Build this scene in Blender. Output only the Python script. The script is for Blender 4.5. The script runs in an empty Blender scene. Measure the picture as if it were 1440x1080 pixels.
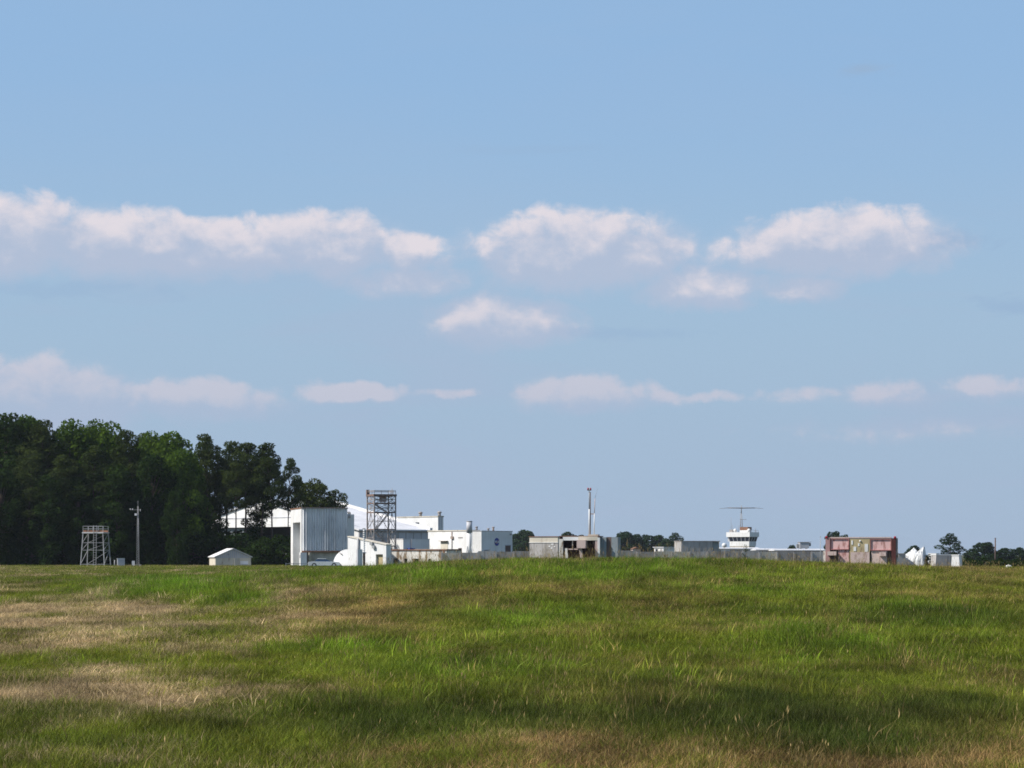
import bpy, math, random
import numpy as np
from mathutils import Vector, Matrix

sc = bpy.context.scene
col = sc.collection
rad = math.radians

# ------------------------------------------------------------------ camera
F = 3400.0            # focal length in pixels of a 1440 px wide frame
HZ = 780.0            # image row of the eye level
EYE = 1.7
cam_d = bpy.data.cameras.new('camera')
cam_d.sensor_width = 36.0
cam_d.lens = 36.0 * F / 1440.0
cam_d.shift_y = (HZ - 540.0) / 1440.0
cam_d.clip_start = 0.5
cam_d.clip_end = 20000.0
cam = bpy.data.objects.new('camera', cam_d)
col.objects.link(cam)
cam.location = (0, 0, EYE)
cam.rotation_euler = (rad(90), 0, 0)
sc.camera = cam

# ------------------------------------------------------------------ sun + world
SUN_EL = rad(44.0)
SUN_B = rad(14.0)     # sun stands to the left, a little behind the camera
to_sun = Vector((-math.cos(SUN_B) * math.cos(SUN_EL), -math.sin(SUN_B) * math.cos(SUN_EL), math.sin(SUN_EL)))
sd = bpy.data.lights.new('sun', 'SUN')
sd.energy = 5.0
sd.angle = rad(0.53)
sd.color = (1.0, 0.955, 0.88)
sun = bpy.data.objects.new('sun', sd)
col.objects.link(sun)
sun.rotation_euler = to_sun.to_track_quat('Z', 'Y').to_euler()
sun.location = (-50, -20, 80)

sc.view_settings.view_transform = 'Standard'
sc.view_settings.look = 'None'
sc.view_settings.exposure = 0.15
sc.view_settings.gamma = 1.0
sc.render.engine = 'CYCLES'
sc.cycles.use_denoising = True
sc.cycles.denoising_prefilter = 'NONE'
sc.cycles.max_bounces = 6
sc.cycles.diffuse_bounces = 2
sc.cycles.glossy_bounces = 2
sc.cycles.transmission_bounces = 3
sc.cycles.volume_bounces = 0
sc.cycles.transparent_max_bounces = 6
sc.cycles.filter_width = 1.7

world = bpy.data.worlds.new('World')
sc.world = world
world.use_nodes = True
SKY_STRENGTH = 0.1
HAZE = 0.00006

class NT:
    """small helper to write node trees"""
    def __init__(s, nt):
        s.nt = nt
    def n(s, typ, **kw):
        nd = s.nt.nodes.new(typ)
        for k, v in kw.items():
            setattr(nd, k, v)
        return nd
    def put(s, sock, v):
        if isinstance(v, bpy.types.NodeSocket):
            s.nt.links.new(v, sock)
        elif v is not None:
            sock.default_value = v
    def m(s, op, a, b=None, c=None, clamp=False):
        nd = s.n('ShaderNodeMath', operation=op, use_clamp=clamp)
        s.put(nd.inputs[0], a); s.put(nd.inputs[1], b); s.put(nd.inputs[2], c)
        return nd.outputs[0]
    def v(s, op, a, b=None):
        nd = s.n('ShaderNodeVectorMath', operation=op)
        s.put(nd.inputs[0], a)
        if b is not None: s.put(nd.inputs[1], b)
        return nd.outputs['Value'] if op in ('LENGTH', 'DOT_PRODUCT', 'DISTANCE') else nd.outputs[0]
    def ss(s, x, lo, hi, a=0.0, b=1.0):
        nd = s.n('ShaderNodeMapRange', interpolation_type='SMOOTHSTEP')
        s.put(nd.inputs[0], x); nd.inputs[1].default_value = lo; nd.inputs[2].default_value = hi
        nd.inputs[3].default_value = a; nd.inputs[4].default_value = b
        return nd.outputs[0]
    def mix(s, f, a, b, blend='MIX'):
        nd = s.n('ShaderNodeMix', data_type='RGBA', blend_type=blend)
        s.put(nd.inputs[0], f); s.put(nd.inputs[6], a); s.put(nd.inputs[7], b)
        return nd.outputs[2]
    def noise(s, vec, scale, detail=4.0, rough=0.5, dist=0.0, dim='3D'):
        nd = s.n('ShaderNodeTexNoise', noise_dimensions=dim)
        if vec is not None: s.put(nd.inputs['Vector'], vec)
        nd.inputs['Scale'].default_value = scale
        nd.inputs['Detail'].default_value = detail
        nd.inputs['Roughness'].default_value = rough
        nd.inputs['Distortion'].default_value = dist
        return nd.outputs['Fac'], nd.outputs['Color']

def make_cloud_group():
    """density of the clouds at a direction; P in units of 100 photo pixels of angle, Q the same but warped"""
    g = bpy.data.node_groups.new('cloud_density', 'ShaderNodeTree')
    g.interface.new_socket('P', in_out='INPUT', socket_type='NodeSocketVector')
    g.interface.new_socket('Q', in_out='INPUT', socket_type='NodeSocketVector')
    g.interface.new_socket('D', in_out='OUTPUT', socket_type='NodeSocketFloat')
    t = NT(g)
    gi = t.n('NodeGroupInput'); go = t.n('NodeGroupOutput')
    P, Q = gi.outputs[0], gi.outputs[1]
    # cx, cy (photo px), half width, height up, height down, weight
    CL = [
        (20, 345, 150, 78, 60, 1.0), (200, 350, 190, 62, 50, .95), (330, 352, 200, 52, 40, .85), (455, 350, 120, 68, 44, .92), (575, 358, 80, 34, 28, .80),
        (815, 355, 170, 76, 60, 1.0), (905, 355, 90, 40, 36, .8), (1190, 352, 170, 70, 44, .98), (1080, 356, 90, 36, 34, .72),
        (700, 458, 100, 54, 34, .92), (765, 458, 60, 40, 26, .82), (985, 410, 95, 44, 28, .92), (1120, 408, 66, 26, 20, .72), (570, 395, 100, 26, 24, .60),
        (60, 565, 180, 74, 60, 1.0), (285, 562, 120, 38, 34, .84), (495, 555, 92, 24, 14, .82), (825, 558, 112, 40, 24, .92), (640, 553, 45, 11, 10, .5), (935, 560, 45, 14, 12, .42), (990, 560, 40, 12, 10, .42),
        (1250, 556, 60, 26, 20, .44), (1380, 550, 80, 22, 16, .48), (1140, 558, 80, 14, 12, .34), (1260, 606, 150, 14, 14, .22),
        (-260, 350, 190, 70, 40, 1.0), (1640, 380, 170, 60, 36, 1.0),
    ]
    acc = None
    for cx, cy, hw, hu, hl, wt in CL:
        c = ((cx - 720) / 100, (HZ - cy) / 100, 0)
        d = t.v('SUBTRACT', Q, c)
        A = t.v('MULTIPLY', d, (98 / hw, 107 / hu, 0))
        B = t.v('MULTIPLY', d, (-92 / hw, -88 / hl, 0))
        mx = t.v('MAXIMUM', A, B); L = t.v('DOT_PRODUCT', mx, mx)
        f = t.m('MULTIPLY', t.m('SUBTRACT', 0.85, L), wt)
        acc = f if acc is None else t.m('SMOOTH_MAX', acc, f, 0.15)
    n1, _ = t.noise(t.v('ADD', t.v('MULTIPLY', P, (1.0, 1.35, 1.0)), (31.7, 4.2, 0.0)), 2.0, 8.0, 0.58, 0.2, '2D')
    D = t.m('ADD', acc, t.m('MULTIPLY', t.m('SUBTRACT', n1, 0.55), 1.15))
    t.put(go.inputs[0], D)
    return g

def build_world():
    t = NT(world.node_tree)
    world.node_tree.nodes.clear()
    out = t.n('ShaderNodeOutputWorld')
    bg = t.n('ShaderNodeBackground')
    sky = t.n('ShaderNodeTexSky')
    sky.sky_type = 'NISHITA'
    sky.sun_disc = False
    sky.sun_elevation = SUN_EL
    sky.sun_rotation = math.atan2(to_sun.x, to_sun.y)
    sky.altitude = 10.0
    sky.air_density = 1.0
    sky.dust_density = 0.6
    sky.ozone_density = 1.2
    tc = t.n('ShaderNodeTexCoord')
    d = tc.outputs['Generated']
    sp = t.n('ShaderNodeSeparateXYZ'); t.put(sp.inputs[0], d)
    x, y, z = sp.outputs
    az = t.m('ARCTAN2', x, y)
    el = t.m('ARCSINE', z)
    cb = t.n('ShaderNodeCombineXYZ')
    t.put(cb.inputs[0], t.m('MULTIPLY', az, F / 100)); t.put(cb.inputs[1], t.m('MULTIPLY', el, F / 100))
    P = cb.outputs[0]
    # clear air: the sky texture, paled and greyed towards the horizon by moist summer air
    base = t.mix(0.85, sky.outputs[0], SKYTOP)
    mid = t.mix(t.ss(el, 0.07, 0.21, 1.0, 0.0), base, SKYMID)
    low = t.mix(t.ss(el, 0.0, 0.11, 0.95, 0.0), mid, SKYLOW)
    near = t.ss(el, 0.25, 0.7, 1.0, 0.0)
    clear = t.mix(near, sky.outputs[0], low)
    veil, _ = t.noise(t.v('MULTIPLY', P, (0.22, 0.9, 1.0)), 1.0, 4.0, 0.6, 0.3, '2D')
    veilf = t.m('MULTIPLY', t.ss(veil, 0.42, 0.72), t.ss(el, 0.05, 0.17, 0.5, 0.06))
    clear = t.mix(veilf, clear, (3.55, 4.35, 5.85, 1))
    # thin grey wisps between the clouds
    wn, _ = t.noise(t.v('MULTIPLY', P, (0.8, 2.2, 1.0)), 1.6, 5.0, 0.6, 0.4, '2D')
    for cx, cy, hw, hh, op in ((1205, 114, 62, 16, .8), (1415, 440, 90, 26, .6), (880, 470, 190, 14, .4), (90, 415, 230, 26, .4), (1320, 348, 110, 26, .8), (1205, 365, 200, 24, .5), (760, 215, 200, 12, .2)):
        A = t.v('MULTIPLY', t.v('SUBTRACT', P, ((cx - 720) / 100, (HZ - cy) / 100, 0)), (100 / hw, 100 / hh, 0))
        f = t.m('ADD', t.m('SUBTRACT', 0.8, t.v('LENGTH', A)), t.m('MULTIPLY', t.m('SUBTRACT', wn, 0.5), 1.6))
        clear = t.mix(t.ss(f, 0.0, 0.7, 0.0, op), clear, (2.8, 4.05, 5.8, 1))
    g = make_cloud_group()
    _, wc = t.noise(P, 1.6, 3.0, 0.55, 0.0, '2D')
    w = t.v('MULTIPLY', t.v('SUBTRACT', wc, (0.5, 0.5, 0.5)), (0.6, 0.22, 0.0))
    off = (-0.10, 0.32, 0.0)
    g1 = t.n('ShaderNodeGroup', node_tree=g); t.put(g1.inputs[0], P); t.put(g1.inputs[1], t.v('ADD', P, w))
    P2 = t.v('ADD', P, off)
    g2 = t.n('ShaderNodeGroup', node_tree=g); t.put(g2.inputs[0], P2); t.put(g2.inputs[1], t.v('ADD', P2, w))
    D = g1.outputs[0]
    lit = t.m('SUBTRACT', D, g2.outputs[0])
    litf = t.ss(lit, -0.10, 1.0)
    soft = t.ss(D, -0.42, 0.55); crisp = t.ss(D, -0.12, 0.40)
    alpha = t.m('ADD', t.m('MULTIPLY', crisp, litf), t.m('MULTIPLY', t.m('MULTIPLY', soft, 0.9), t.m('SUBTRACT', 1.0, litf)))
    rowf = t.ss(el, 0.06, 0.12)
    litc = t.mix(rowf, (5.7, 5.4, 6.15, 1), (7.2, 6.6, 6.95, 1))
    shade = t.mix(rowf, (3.9, 4.5, 5.9, 1), (4.2, 4.75, 6.05, 1))
    ccol = t.mix(litf, shade, litc)
    fin = t.mix(t.m('MULTIPLY', alpha, t.mix(rowf, (.62, .62, .62, 1), (.9, .9, .9, 1))), clear, ccol)
    t.put(bg.inputs[0], fin)
    bg.inputs[1].default_value = SKY_STRENGTH
    t.put(out.inputs[0], bg.outputs[0])
    world.cycles.sampling_method = 'MANUAL'
    world.cycles.sample_map_resolution = 512

SKYTOP = (2.68, 4.40, 6.78, 1)
SKYMID = (3.28, 4.62, 6.08, 1)
SKYLOW = (3.36, 4.36, 5.74, 1)
build_world()

# ------------------------------------------------------------------ helpers
def PX(px, Y):
    return (px - 720.0) / F * Y
def PZ(py, Y):
    return EYE + (HZ - py) / F * Y

class MB:
    """collects shapes that become ONE mesh"""
    def __init__(s):
        s.v, s.f, s.sm = [], [], []
    def add(s, vs, fs, smooth=False):
        o = len(s.v)
        s.v.extend([tuple(p) for p in vs])
        for f in fs:
            s.f.append(tuple(i + o for i in f)); s.sm.append(smooth)
        return s
    def box(s, x0, x1, y0, y1, z0, z1):
        vs = [(x0, y0, z0), (x1, y0, z0), (x1, y1, z0), (x0, y1, z0), (x0, y0, z1), (x1, y0, z1), (x1, y1, z1), (x0, y1, z1)]
        return s.add(vs, [(0, 3, 2, 1), (4, 5, 6, 7), (0, 1, 5, 4), (1, 2, 6, 5), (2, 3, 7, 6), (3, 0, 4, 7)])
    def tube(s, p0, p1, r0, r1=None, n=8, cap=True):
        r1 = r0 if r1 is None else r1
        p0 = Vector(p0); p1 = Vector(p1)
        d = (p1 - p0)
        if d.length < 1e-6: return s
        d.normalize()
        a = d.orthogonal().normalized(); b = d.cross(a)
        vs = []
        for p, r in ((p0, r0), (p1, r1)):
            for k in range(n):
                t = 2 * math.pi * k / n
                vs.append(p + a * (r * math.cos(t)) + b * (r * math.sin(t)))
        fs = [(k, (k + 1) % n, n + (k + 1) % n, n + k) for k in range(n)]
        s.add(vs, fs, True)
        if cap:
            s.add(vs, [tuple(range(n - 1, -1, -1)), tuple(range(n, 2 * n))])
        return s
    def path(s, pts, r, n=6):
        for a, b in zip(pts[:-1], pts[1:]): s.tube(a, b, r, r, n)
        return s
    def bar(s, p0, p1, w, h=None):
        """square bar"""
        h = w if h is None else h
        p0 = Vector(p0); p1 = Vector(p1); d = (p1 - p0).normalized()
        up = Vector((0, 0, 1)) if abs(d.z) < 0.95 else Vector((0, 1, 0))
        a = d.cross(up).normalized() * (w / 2); b = a.cross(d).normalized() * (h / 2)
        vs = [p0 - a - b, p0 + a - b, p0 + a + b, p0 - a + b, p1 - a - b, p1 + a - b, p1 + a + b, p1 - a + b]
        return s.add(vs, [(0, 3, 2, 1), (4, 5, 6, 7), (0, 1, 5, 4), (1, 2, 6, 5), (2, 3, 7, 6), (3, 0, 4, 7)])
    def prism(s, poly, a0, a1, axis='y'):
        """polygon extruded along an axis. axis y: poly=(x,z); axis x: poly=(y,z); axis z: poly=(x,y)"""
        n = len(poly)
        def mk(p, a):
            if axis == 'y': return (p[0], a, p[1])
            if axis == 'x': return (a, p[0], p[1])
            return (p[0], p[1], a)
        vs = [mk(p, a0) for p in poly] + [mk(p, a1) for p in poly]
        fs = [tuple(range(n)), tuple(range(2 * n - 1, n - 1, -1))]
        fs += [(k, n + k, n + (k + 1) % n, (k + 1) % n) for k in range(n)]
        return s.add(vs, fs)
    def sphere(s, c, r, n=12, m=8, sz=1.0, z0=-1.0):
        vs, fs = [], []
        t0 = math.asin(max(-1, z0))
        for j in range(m + 1):
            ph = t0 + (math.pi / 2 - t0) * j / m
            for k in range(n):
                th = 2 * math.pi * k / n
                vs.append((c[0] + r * math.cos(ph) * math.cos(th), c[1] + r * math.cos(ph) * math.sin(th), c[2] + r * sz * math.sin(ph)))
        for j in range(m):
            for k in range(n):
                fs.append((j * n + k, j * n + (k + 1) % n, (j + 1) * n + (k + 1) % n, (j + 1) * n + k))
        return s.add(vs, fs, True)
    def mesh(s, name, mat):
        me = bpy.data.meshes.new(name)
        me.from_pydata(s.v, [], s.f)
        me.polygons.foreach_set('use_smooth', s.sm)
        me.materials.append(mat)
        me.update()
        import bmesh
        bm = bmesh.new(); bm.from_mesh(me)
        bmesh.ops.remove_doubles(bm, verts=bm.verts, dist=1e-5) if len(s.v) < 3000 and any(s.sm) else None
        bmesh.ops.recalc_face_normals(bm, faces=bm.faces)
        bm.to_mesh(me); bm.free()
        return me
    def build(s, name, mat, parent=None, label=None):
        o = bpy.data.objects.new(name, s.mesh(name, mat))
        col.objects.link(o)
        if parent is not None: o.parent = parent
        if label: o['label'] = label
        return o

def tag(o, label=None, cat=None, group=None, kind=None):
    if label: o['label'] = label
    if cat: o['category'] = cat
    if group: o['group'] = group
    if kind: o['kind'] = kind
    return o
def thing(name, label, cat, loc, rz=0.0, group=None):
    o = bpy.data.objects.new(name, None)
    o.empty_display_size = 0.5
    col.objects.link(o)
    o.location = loc; o.rotation_euler = (0, 0, rz)
    return tag(o, label, cat, group)

class Corner:
    """frame with its origin at a building's near corner: +x runs right and away, +y runs left and away"""
    def __init__(s, name, label, cat, px, Y, adeg, z=0.0, group=None):
        s.X, s.Y, s.a = PX(px, Y), Y, rad(adeg)
        s.e = thing(name, label, cat, (s.X, Y, z), s.a, group)
    def R(s, px):
        t = (px - 720) / F
        return (t * s.Y - s.X) / (math.cos(s.a) - t * math.sin(s.a))
    def L(s, px):
        t = (px - 720) / F
        return (s.X - t * s.Y) / (math.sin(s.a) + t * math.cos(s.a))
    def Z(s, py, u=0.0, v=0.0):
        return PZ(py, s.Y + u * math.sin(s.a) + v * math.cos(s.a))

# ------------------------------------------------------------------ materials
def mat_base(name, rough=0.8):
    m = bpy.data.materials.new(name); m.use_nodes = True
    t = NT(m.node_tree)
    b = m.node_tree.nodes['Principled BSDF']
    b.inputs['Roughness'].default_value = rough
    return m, t, b
def obj_coord(t):
    return t.n('ShaderNodeTexCoord').outputs['Object']

def paint(name, c, c2, scale=1.2, lo=0.5, hi=0.75, rough=0.75, streak=True, bump=0.0, spec=0.3, grime=None):
    """paint with blotchy wear of a second colour, slightly streaked downwards"""
    m, t, b = mat_base(name, rough)
    o = obj_coord(t)
    v = t.v('MULTIPLY', o, (1, 1, 0.3 if streak else 1))
    n, _ = t.noise(v, scale, 7.0, 0.65)
    f = t.ss(n, lo, hi)
    n2, _ = t.noise(o, 0.35, 3.0, 0.5)
    k = t.ss(n2, 0.3, 0.7, 0.88, 1.06)
    cc = t.mix(f, (*c, 1), (*c2, 1))
    if grime is not None:
        n3, _ = t.noise(t.v('MULTIPLY', o, (3.5, 3.5, 0.25)), 1.0, 5.0, 0.6)
        cc = t.mix(t.ss(n3, 0.52, 0.72, 0, 0.6), cc, (*grime, 1))
    cc = t.mix(1.0, cc, k, 'MULTIPLY')
    t.put(b.inputs['Base Color'], cc)
    b.inputs['Specular IOR Level'].default_value = spec
    if bump:
        bp = t.n('ShaderNodeBump'); bp.inputs['Strength'].default_value = bump; bp.inputs['Distance'].default_value = 0.03
        t.put(bp.inputs['Height'], n); t.put(b.inputs['Normal'], bp.outputs[0])
    return m

M = {}
M['white'] = paint('white_paint', (.80, .79, .78), (.62, .58, .54), 0.8, .58, .85, .6, grime=(.66, .62, .58))
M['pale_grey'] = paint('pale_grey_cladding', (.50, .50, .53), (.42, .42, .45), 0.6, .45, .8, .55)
M['roof_white'] = paint('white_roof', (.72, .71, .73), (.6, .59, .62), 0.5, .5, .8, .5)
M['beige'] = paint('beige_wall', (.55, .51, .44), (.40, .36, .30), 1.0, .5, .75, .8, grime=(.33, .29, .24))
M['peel'] = paint('peeling_white_paint', (.74, .70, .64), (.24, .17, .11), 1.5, .50, .60, .85, True, .4)
M['concrete'] = paint('weathered_concrete', (.46, .435, .42), (.31, .285, .26), 1.1, .45, .72, .9, True, .4, grime=(.17, .15, .14))
M['concrete2'] = paint('stained_concrete', (.36, .34, .33), (.22, .19, .17), 1.3, .45, .7, .9, True, .4, grime=(.2, .17, .14))
M['cream'] = paint('cream_paint', (.66, .60, .50), (.42, .34, .26), 1.7, .55, .72, .8)
M['corr'] = paint('corrugated_steel', (.78, .78, .79), (.58, .58, .60), 2.2, .45, .75, .42, True, 0, .5)
M['galv'] = paint('galvanised_steel', (.38, .385, .39), (.26, .24, .23), 2.0, .45, .75, .5, True, 0, .5)
M['alu'] = paint('pale_aluminium', (.62, .62, .62), (.45, .45, .46), 2.0, .45, .75, .4, True, 0, .5)
M['rust'] = paint('rusty_steel', (.22, .14, .11), (.13, .11, .10), 1.6, .4, .65, .85)
M['rusttrim'] = paint('rusty_coping', (.30, .15, .09), (.18, .10, .07), 1.6, .4, .65, .85)
M['greysteel'] = paint('grey_steel', (.36, .335, .325), (.33, .24, .19), 1.4, .50, .68, .7)
M['dark'] = paint('dark_opening', (.025, .024, .026), (.04, .03, .03), 1.0, .4, .7, .9)
M['darkred'] = paint('dark_red_interior', (.10, .03, .028), (.05, .02, .02), 1.6, .4, .7, .9)
M['postred'] = paint('weathered_red_post', (.40, .235, .225), (.26, .12, .12), 2.0, .45, .7, .8)
M['red'] = paint('faded_red_paint', (.42, .185, .18), (.28, .12, .10), 2.0, .45, .7, .75)
M['lamp_red'] = paint('red_beacon_glass', (.35, .01, .03), (.28, .01, .02), 2.0, .45, .7, .3)
M['pink'] = paint('faded_pink_paint', (.70, .45, .43), (.40, .19, .17), 2.6, .50, .62, .8)
M['pinkbox'] = paint('pinkish_weathered_paint', (.58, .45, .41), (.34, .22, .19), 2.2, .54, .66, .8)
M['olive'] = paint('mustard_weathered_panel', (.46, .38, .22), (.27, .19, .12), 1.9, .52, .66, .85)
M['tarp'] = paint('white_tarpaulin', (.70, .70, .70), (.42, .42, .43), 1.6, .48, .66, .6, False, .3)
M['bluegrey'] = paint('blue_grey_panel', (.27, .31, .33), (.2, .2, .21), 1.2, .5, .72, .8, grime=(.2, .15, .12))
M['brown'] = paint('brown_panel', (.16, .11, .095), (.10, .08, .07), 1.8, .45, .7, .9)
M['blue'] = paint('blue_emblem_paint', (.03, .06, .33), (.025, .05, .28), 2.0, .5, .8, .5)
M['carwhite'] = paint('white_car_paint', (.80, .80, .80), (.76, .76, .76), 1.0, .5, .8, .25, False, 0, .5)
M['carglass'] = paint('blue_tinted_glass', (.06, .12, .24), (.05, .10, .2), 1.0, .5, .8, .08, False, 0, .6)
M['rubber'] = paint('black_rubber', (.02, .02, .02), (.03, .03, .03), 3.0, .5, .8, .8)
M['glass'] = paint('dark_glazing', (.025, .03, .05), (.03, .04, .06), 1.0, .4, .7, .12, False, 0, .6)
M['bark'] = paint('pine_bark', (.10, .07, .055), (.055, .04, .035), 2.5, .4, .65, .95)

def leafmat(name, c1, c2, trans=0.35):
    m = bpy.data.materials.new(name); m.use_nodes = True
    nt = m.node_tree; nt.nodes.clear(); t = NT(nt)
    out = t.n('ShaderNodeOutputMaterial')
    geo = t.n('ShaderNodeNewGeometry')
    oi = t.n('ShaderNodeObjectInfo')
    r = t.m('ADD', t.m('MULTIPLY', geo.outputs['Random Per Island'], 0.55), t.m('MULTIPLY', oi.outputs['Random'], 0.45))
    n, _ = t.noise(obj_coord(t), 0.45, 3.0, 0.5)
    r = t.m('ADD', t.m('MULTIPLY', r, 0.6), t.m('MULTIPLY', t.ss(n, .35, .65), 0.4))
    cc = t.mix(r, (*c1, 1), (*c2, 1))
    df = t.n('ShaderNodeBsdfDiffuse'); t.put(df.inputs[0], cc)
    tr = t.n('ShaderNodeBsdfTranslucent'); t.put(tr.inputs[0], t.mix(1.0, cc, (1.25, 1.25, .6, 1), 'MULTIPLY'))
    mx = t.n('ShaderNodeMixShader'); mx.inputs[0].default_value = trans
    t.put(mx.inputs[1], df.outputs[0]); t.put(mx.inputs[2], tr.outputs[0])
    t.put(out.inputs[0], mx.outputs[0])
    return m
M['pine_leaf'] = leafmat('pine_needles', (.016, .030, .009), (.070, .090, .026), .2)
M['broad_leaf'] = leafmat('broad_leaves', (.026, .058, .010), (.108, .17, .024), .3)
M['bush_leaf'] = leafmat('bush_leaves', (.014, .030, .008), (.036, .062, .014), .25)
M['far_leaf'] = leafmat('far_leaves', (.016, .034, .014), (.034, .060, .020), .2)
M['weed_leaf'] = leafmat('weed_leaves', (.03, .05, .015), (.09, .10, .04), .3)

# ------------------------------------------------------------------ ground
rng = np.random.default_rng(7)
_perm = rng.random((256, 256))
def vnoise(x, y):
    xi = np.floor(x).astype(int); yi = np.floor(y).astype(int)
    fx = x - xi; fy = y - yi
    fx = fx * fx * (3 - 2 * fx); fy = fy * fy * (3 - 2 * fy)
    g = lambda a, b: _perm[a & 255, b & 255]
    return (g(xi, yi) * (1 - fx) + g(xi + 1, yi) * fx) * (1 - fy) + (g(xi, yi + 1) * (1 - fx) + g(xi + 1, yi + 1) * fx) * fy
def fbm(x, y, s, oct=4):
    r = 0; a = 1; tot = 0
    for k in range(oct):
        r = r + a * vnoise(x / s + 17.3 * k, y / s + 5.1 * k); tot += a; a *= .55; s = s * .5
    return r / tot
def sst(x, a, b):
    t = np.clip((x - a) / (b - a), 0, 1); return t * t * (3 - 2 * t)

CREST = 95.0
_hx = [PX(p, CREST) for p in (-900, -200, 100, 300, 420, 480, 540, 580, 630, 700, 800, 900, 1000, 1100, 1200, 1300, 1440, 1800, 2600)]
_hz = [.1, .3, .42, .55, .72, .86, 1.0, 1.12, 1.24, 1.31, 1.34, 1.31, 1.28, 1.22, 1.15, 1.03, .98, .9, .5]
def height(x, y):
    x = np.asarray(x, float); y = np.asarray(y, float)
    H = np.interp(x, _hx, _hz)
    up = sst(y, 30, CREST); dn = 1 - sst(y, CREST + 6, 170)
    h = H * np.where(y < CREST, up, dn)
    b = (fbm(x, y, 9.0, 3) - .5) * .30 * sst(y, 4, 16) * (1 - sst(y, 200, 330))
    # low rise plus small random bumps
    return h + b

def project(x, y, z):
    return 720 + F * x / np.maximum(y, 1), HZ - F * (z - EYE) / np.maximum(y, 1)

# patches of dry / lush / dark rough grass (a shadow band painted as darker tint), laid out on the ground: (px, py, rx, ry, amount)
DRY = [(60, 870, 190, 15, 1.0), (190, 862, 70, 10, .8), (110, 978, 190, 20, 1.1), (250, 998, 180, 22, .95), (380, 985, 110, 12, .6), (60, 1062, 120, 8, .35),
       (560, 1062, 90, 14, .35), (900, 1068, 170, 11, .6), (1250, 1070, 260, 12, .68), (760, 1050, 110, 14, .5), (800, 835, 60, 14, .55), (860, 855, 55, 10, .6),
       (960, 900, 60, 11, .55), (520, 862, 150, 20, .55), (700, 895, 130, 26, .4), (330, 905, 120, 22, .4), (1060, 930, 70, 10, .35), (420, 895, 110, 14, .35), (1330, 850, 160, 20, .18), (870, 950, 80, 12, .4),
       (650, 880, 90, 18, .25), (100, 905, 130, 16, .3), (1380, 815, 60, 12, .5), (1120, 818, 60, 10, .25), (60, 815, 90, 12, .25)]
LUSH = [(230, 828, 140, 16, .8), (330, 840, 60, 14, .6), (560, 808, 120, 14, .8), (720, 800, 120, 14, .4), (900, 805, 160, 18, .7), (420, 815, 110, 12, .6), (500, 915, 110, 22, .6),
        (650, 945, 190, 16, .6), (1200, 925, 220, 26, .6), (760, 890, 110, 26, .55), (1300, 870, 160, 16, .7), (1100, 870, 120, 18, .45), (1000, 960, 200, 14, .3), (1050, 830, 160, 18, .4), (130, 935, 120, 14, .35)]
DARK_SHADE = [(1150, 1018, 460, 32, 1.1), (760, 1008, 290, 32, .9), (560, 1024, 240, 24, .95), (700, 1062, 1000, 22, .32), (60, 1008, 120, 14, .75), (400, 1020, 130, 12, .7), (1380, 1012, 200, 26, .6), (1340, 876, 130, 12, .75), (60, 1050, 110, 10, .4), (300, 1045, 160, 8, .3), (1130, 862, 120, 9, .35)]
def fields(x, y, z):
    px, py = project(x, y, z)
    wx = (fbm(x, y * .4, 4.0, 3) - .5) * 120; wy = (fbm(x + 91, y * .25 + 33, 2.0, 4) - .5)
    def f(L):
        r = 0
        for cx, cy, rx, ry, a in L:
            q = ((px + wx - cx) / rx) ** 2 + ((py + wy * ry * 3.0 - cy) / ry) ** 2
            r = np.maximum(r, a * np.exp(-q * .8))
        return r
    n = fbm(x, y * .3, 4.0, 4); n2 = fbm(x + 50, y * .25 + 50, 1.3, 3)
    dry = np.clip(f(DRY) + (n - .52) * 1.1 + (n2 - .5) * .7 - .35 * f(LUSH), 0, 1)
    dark = np.clip(f(DARK_SHADE) + (fbm(x + 7, y + 70, 5, 3) - .55) * .5, 0, 1)
    lush = np.clip(f(LUSH) + (fbm(x + 30, y + 20, 6, 3) - .55) * .8, 0, 1)
    return dry, dark, lush

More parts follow.
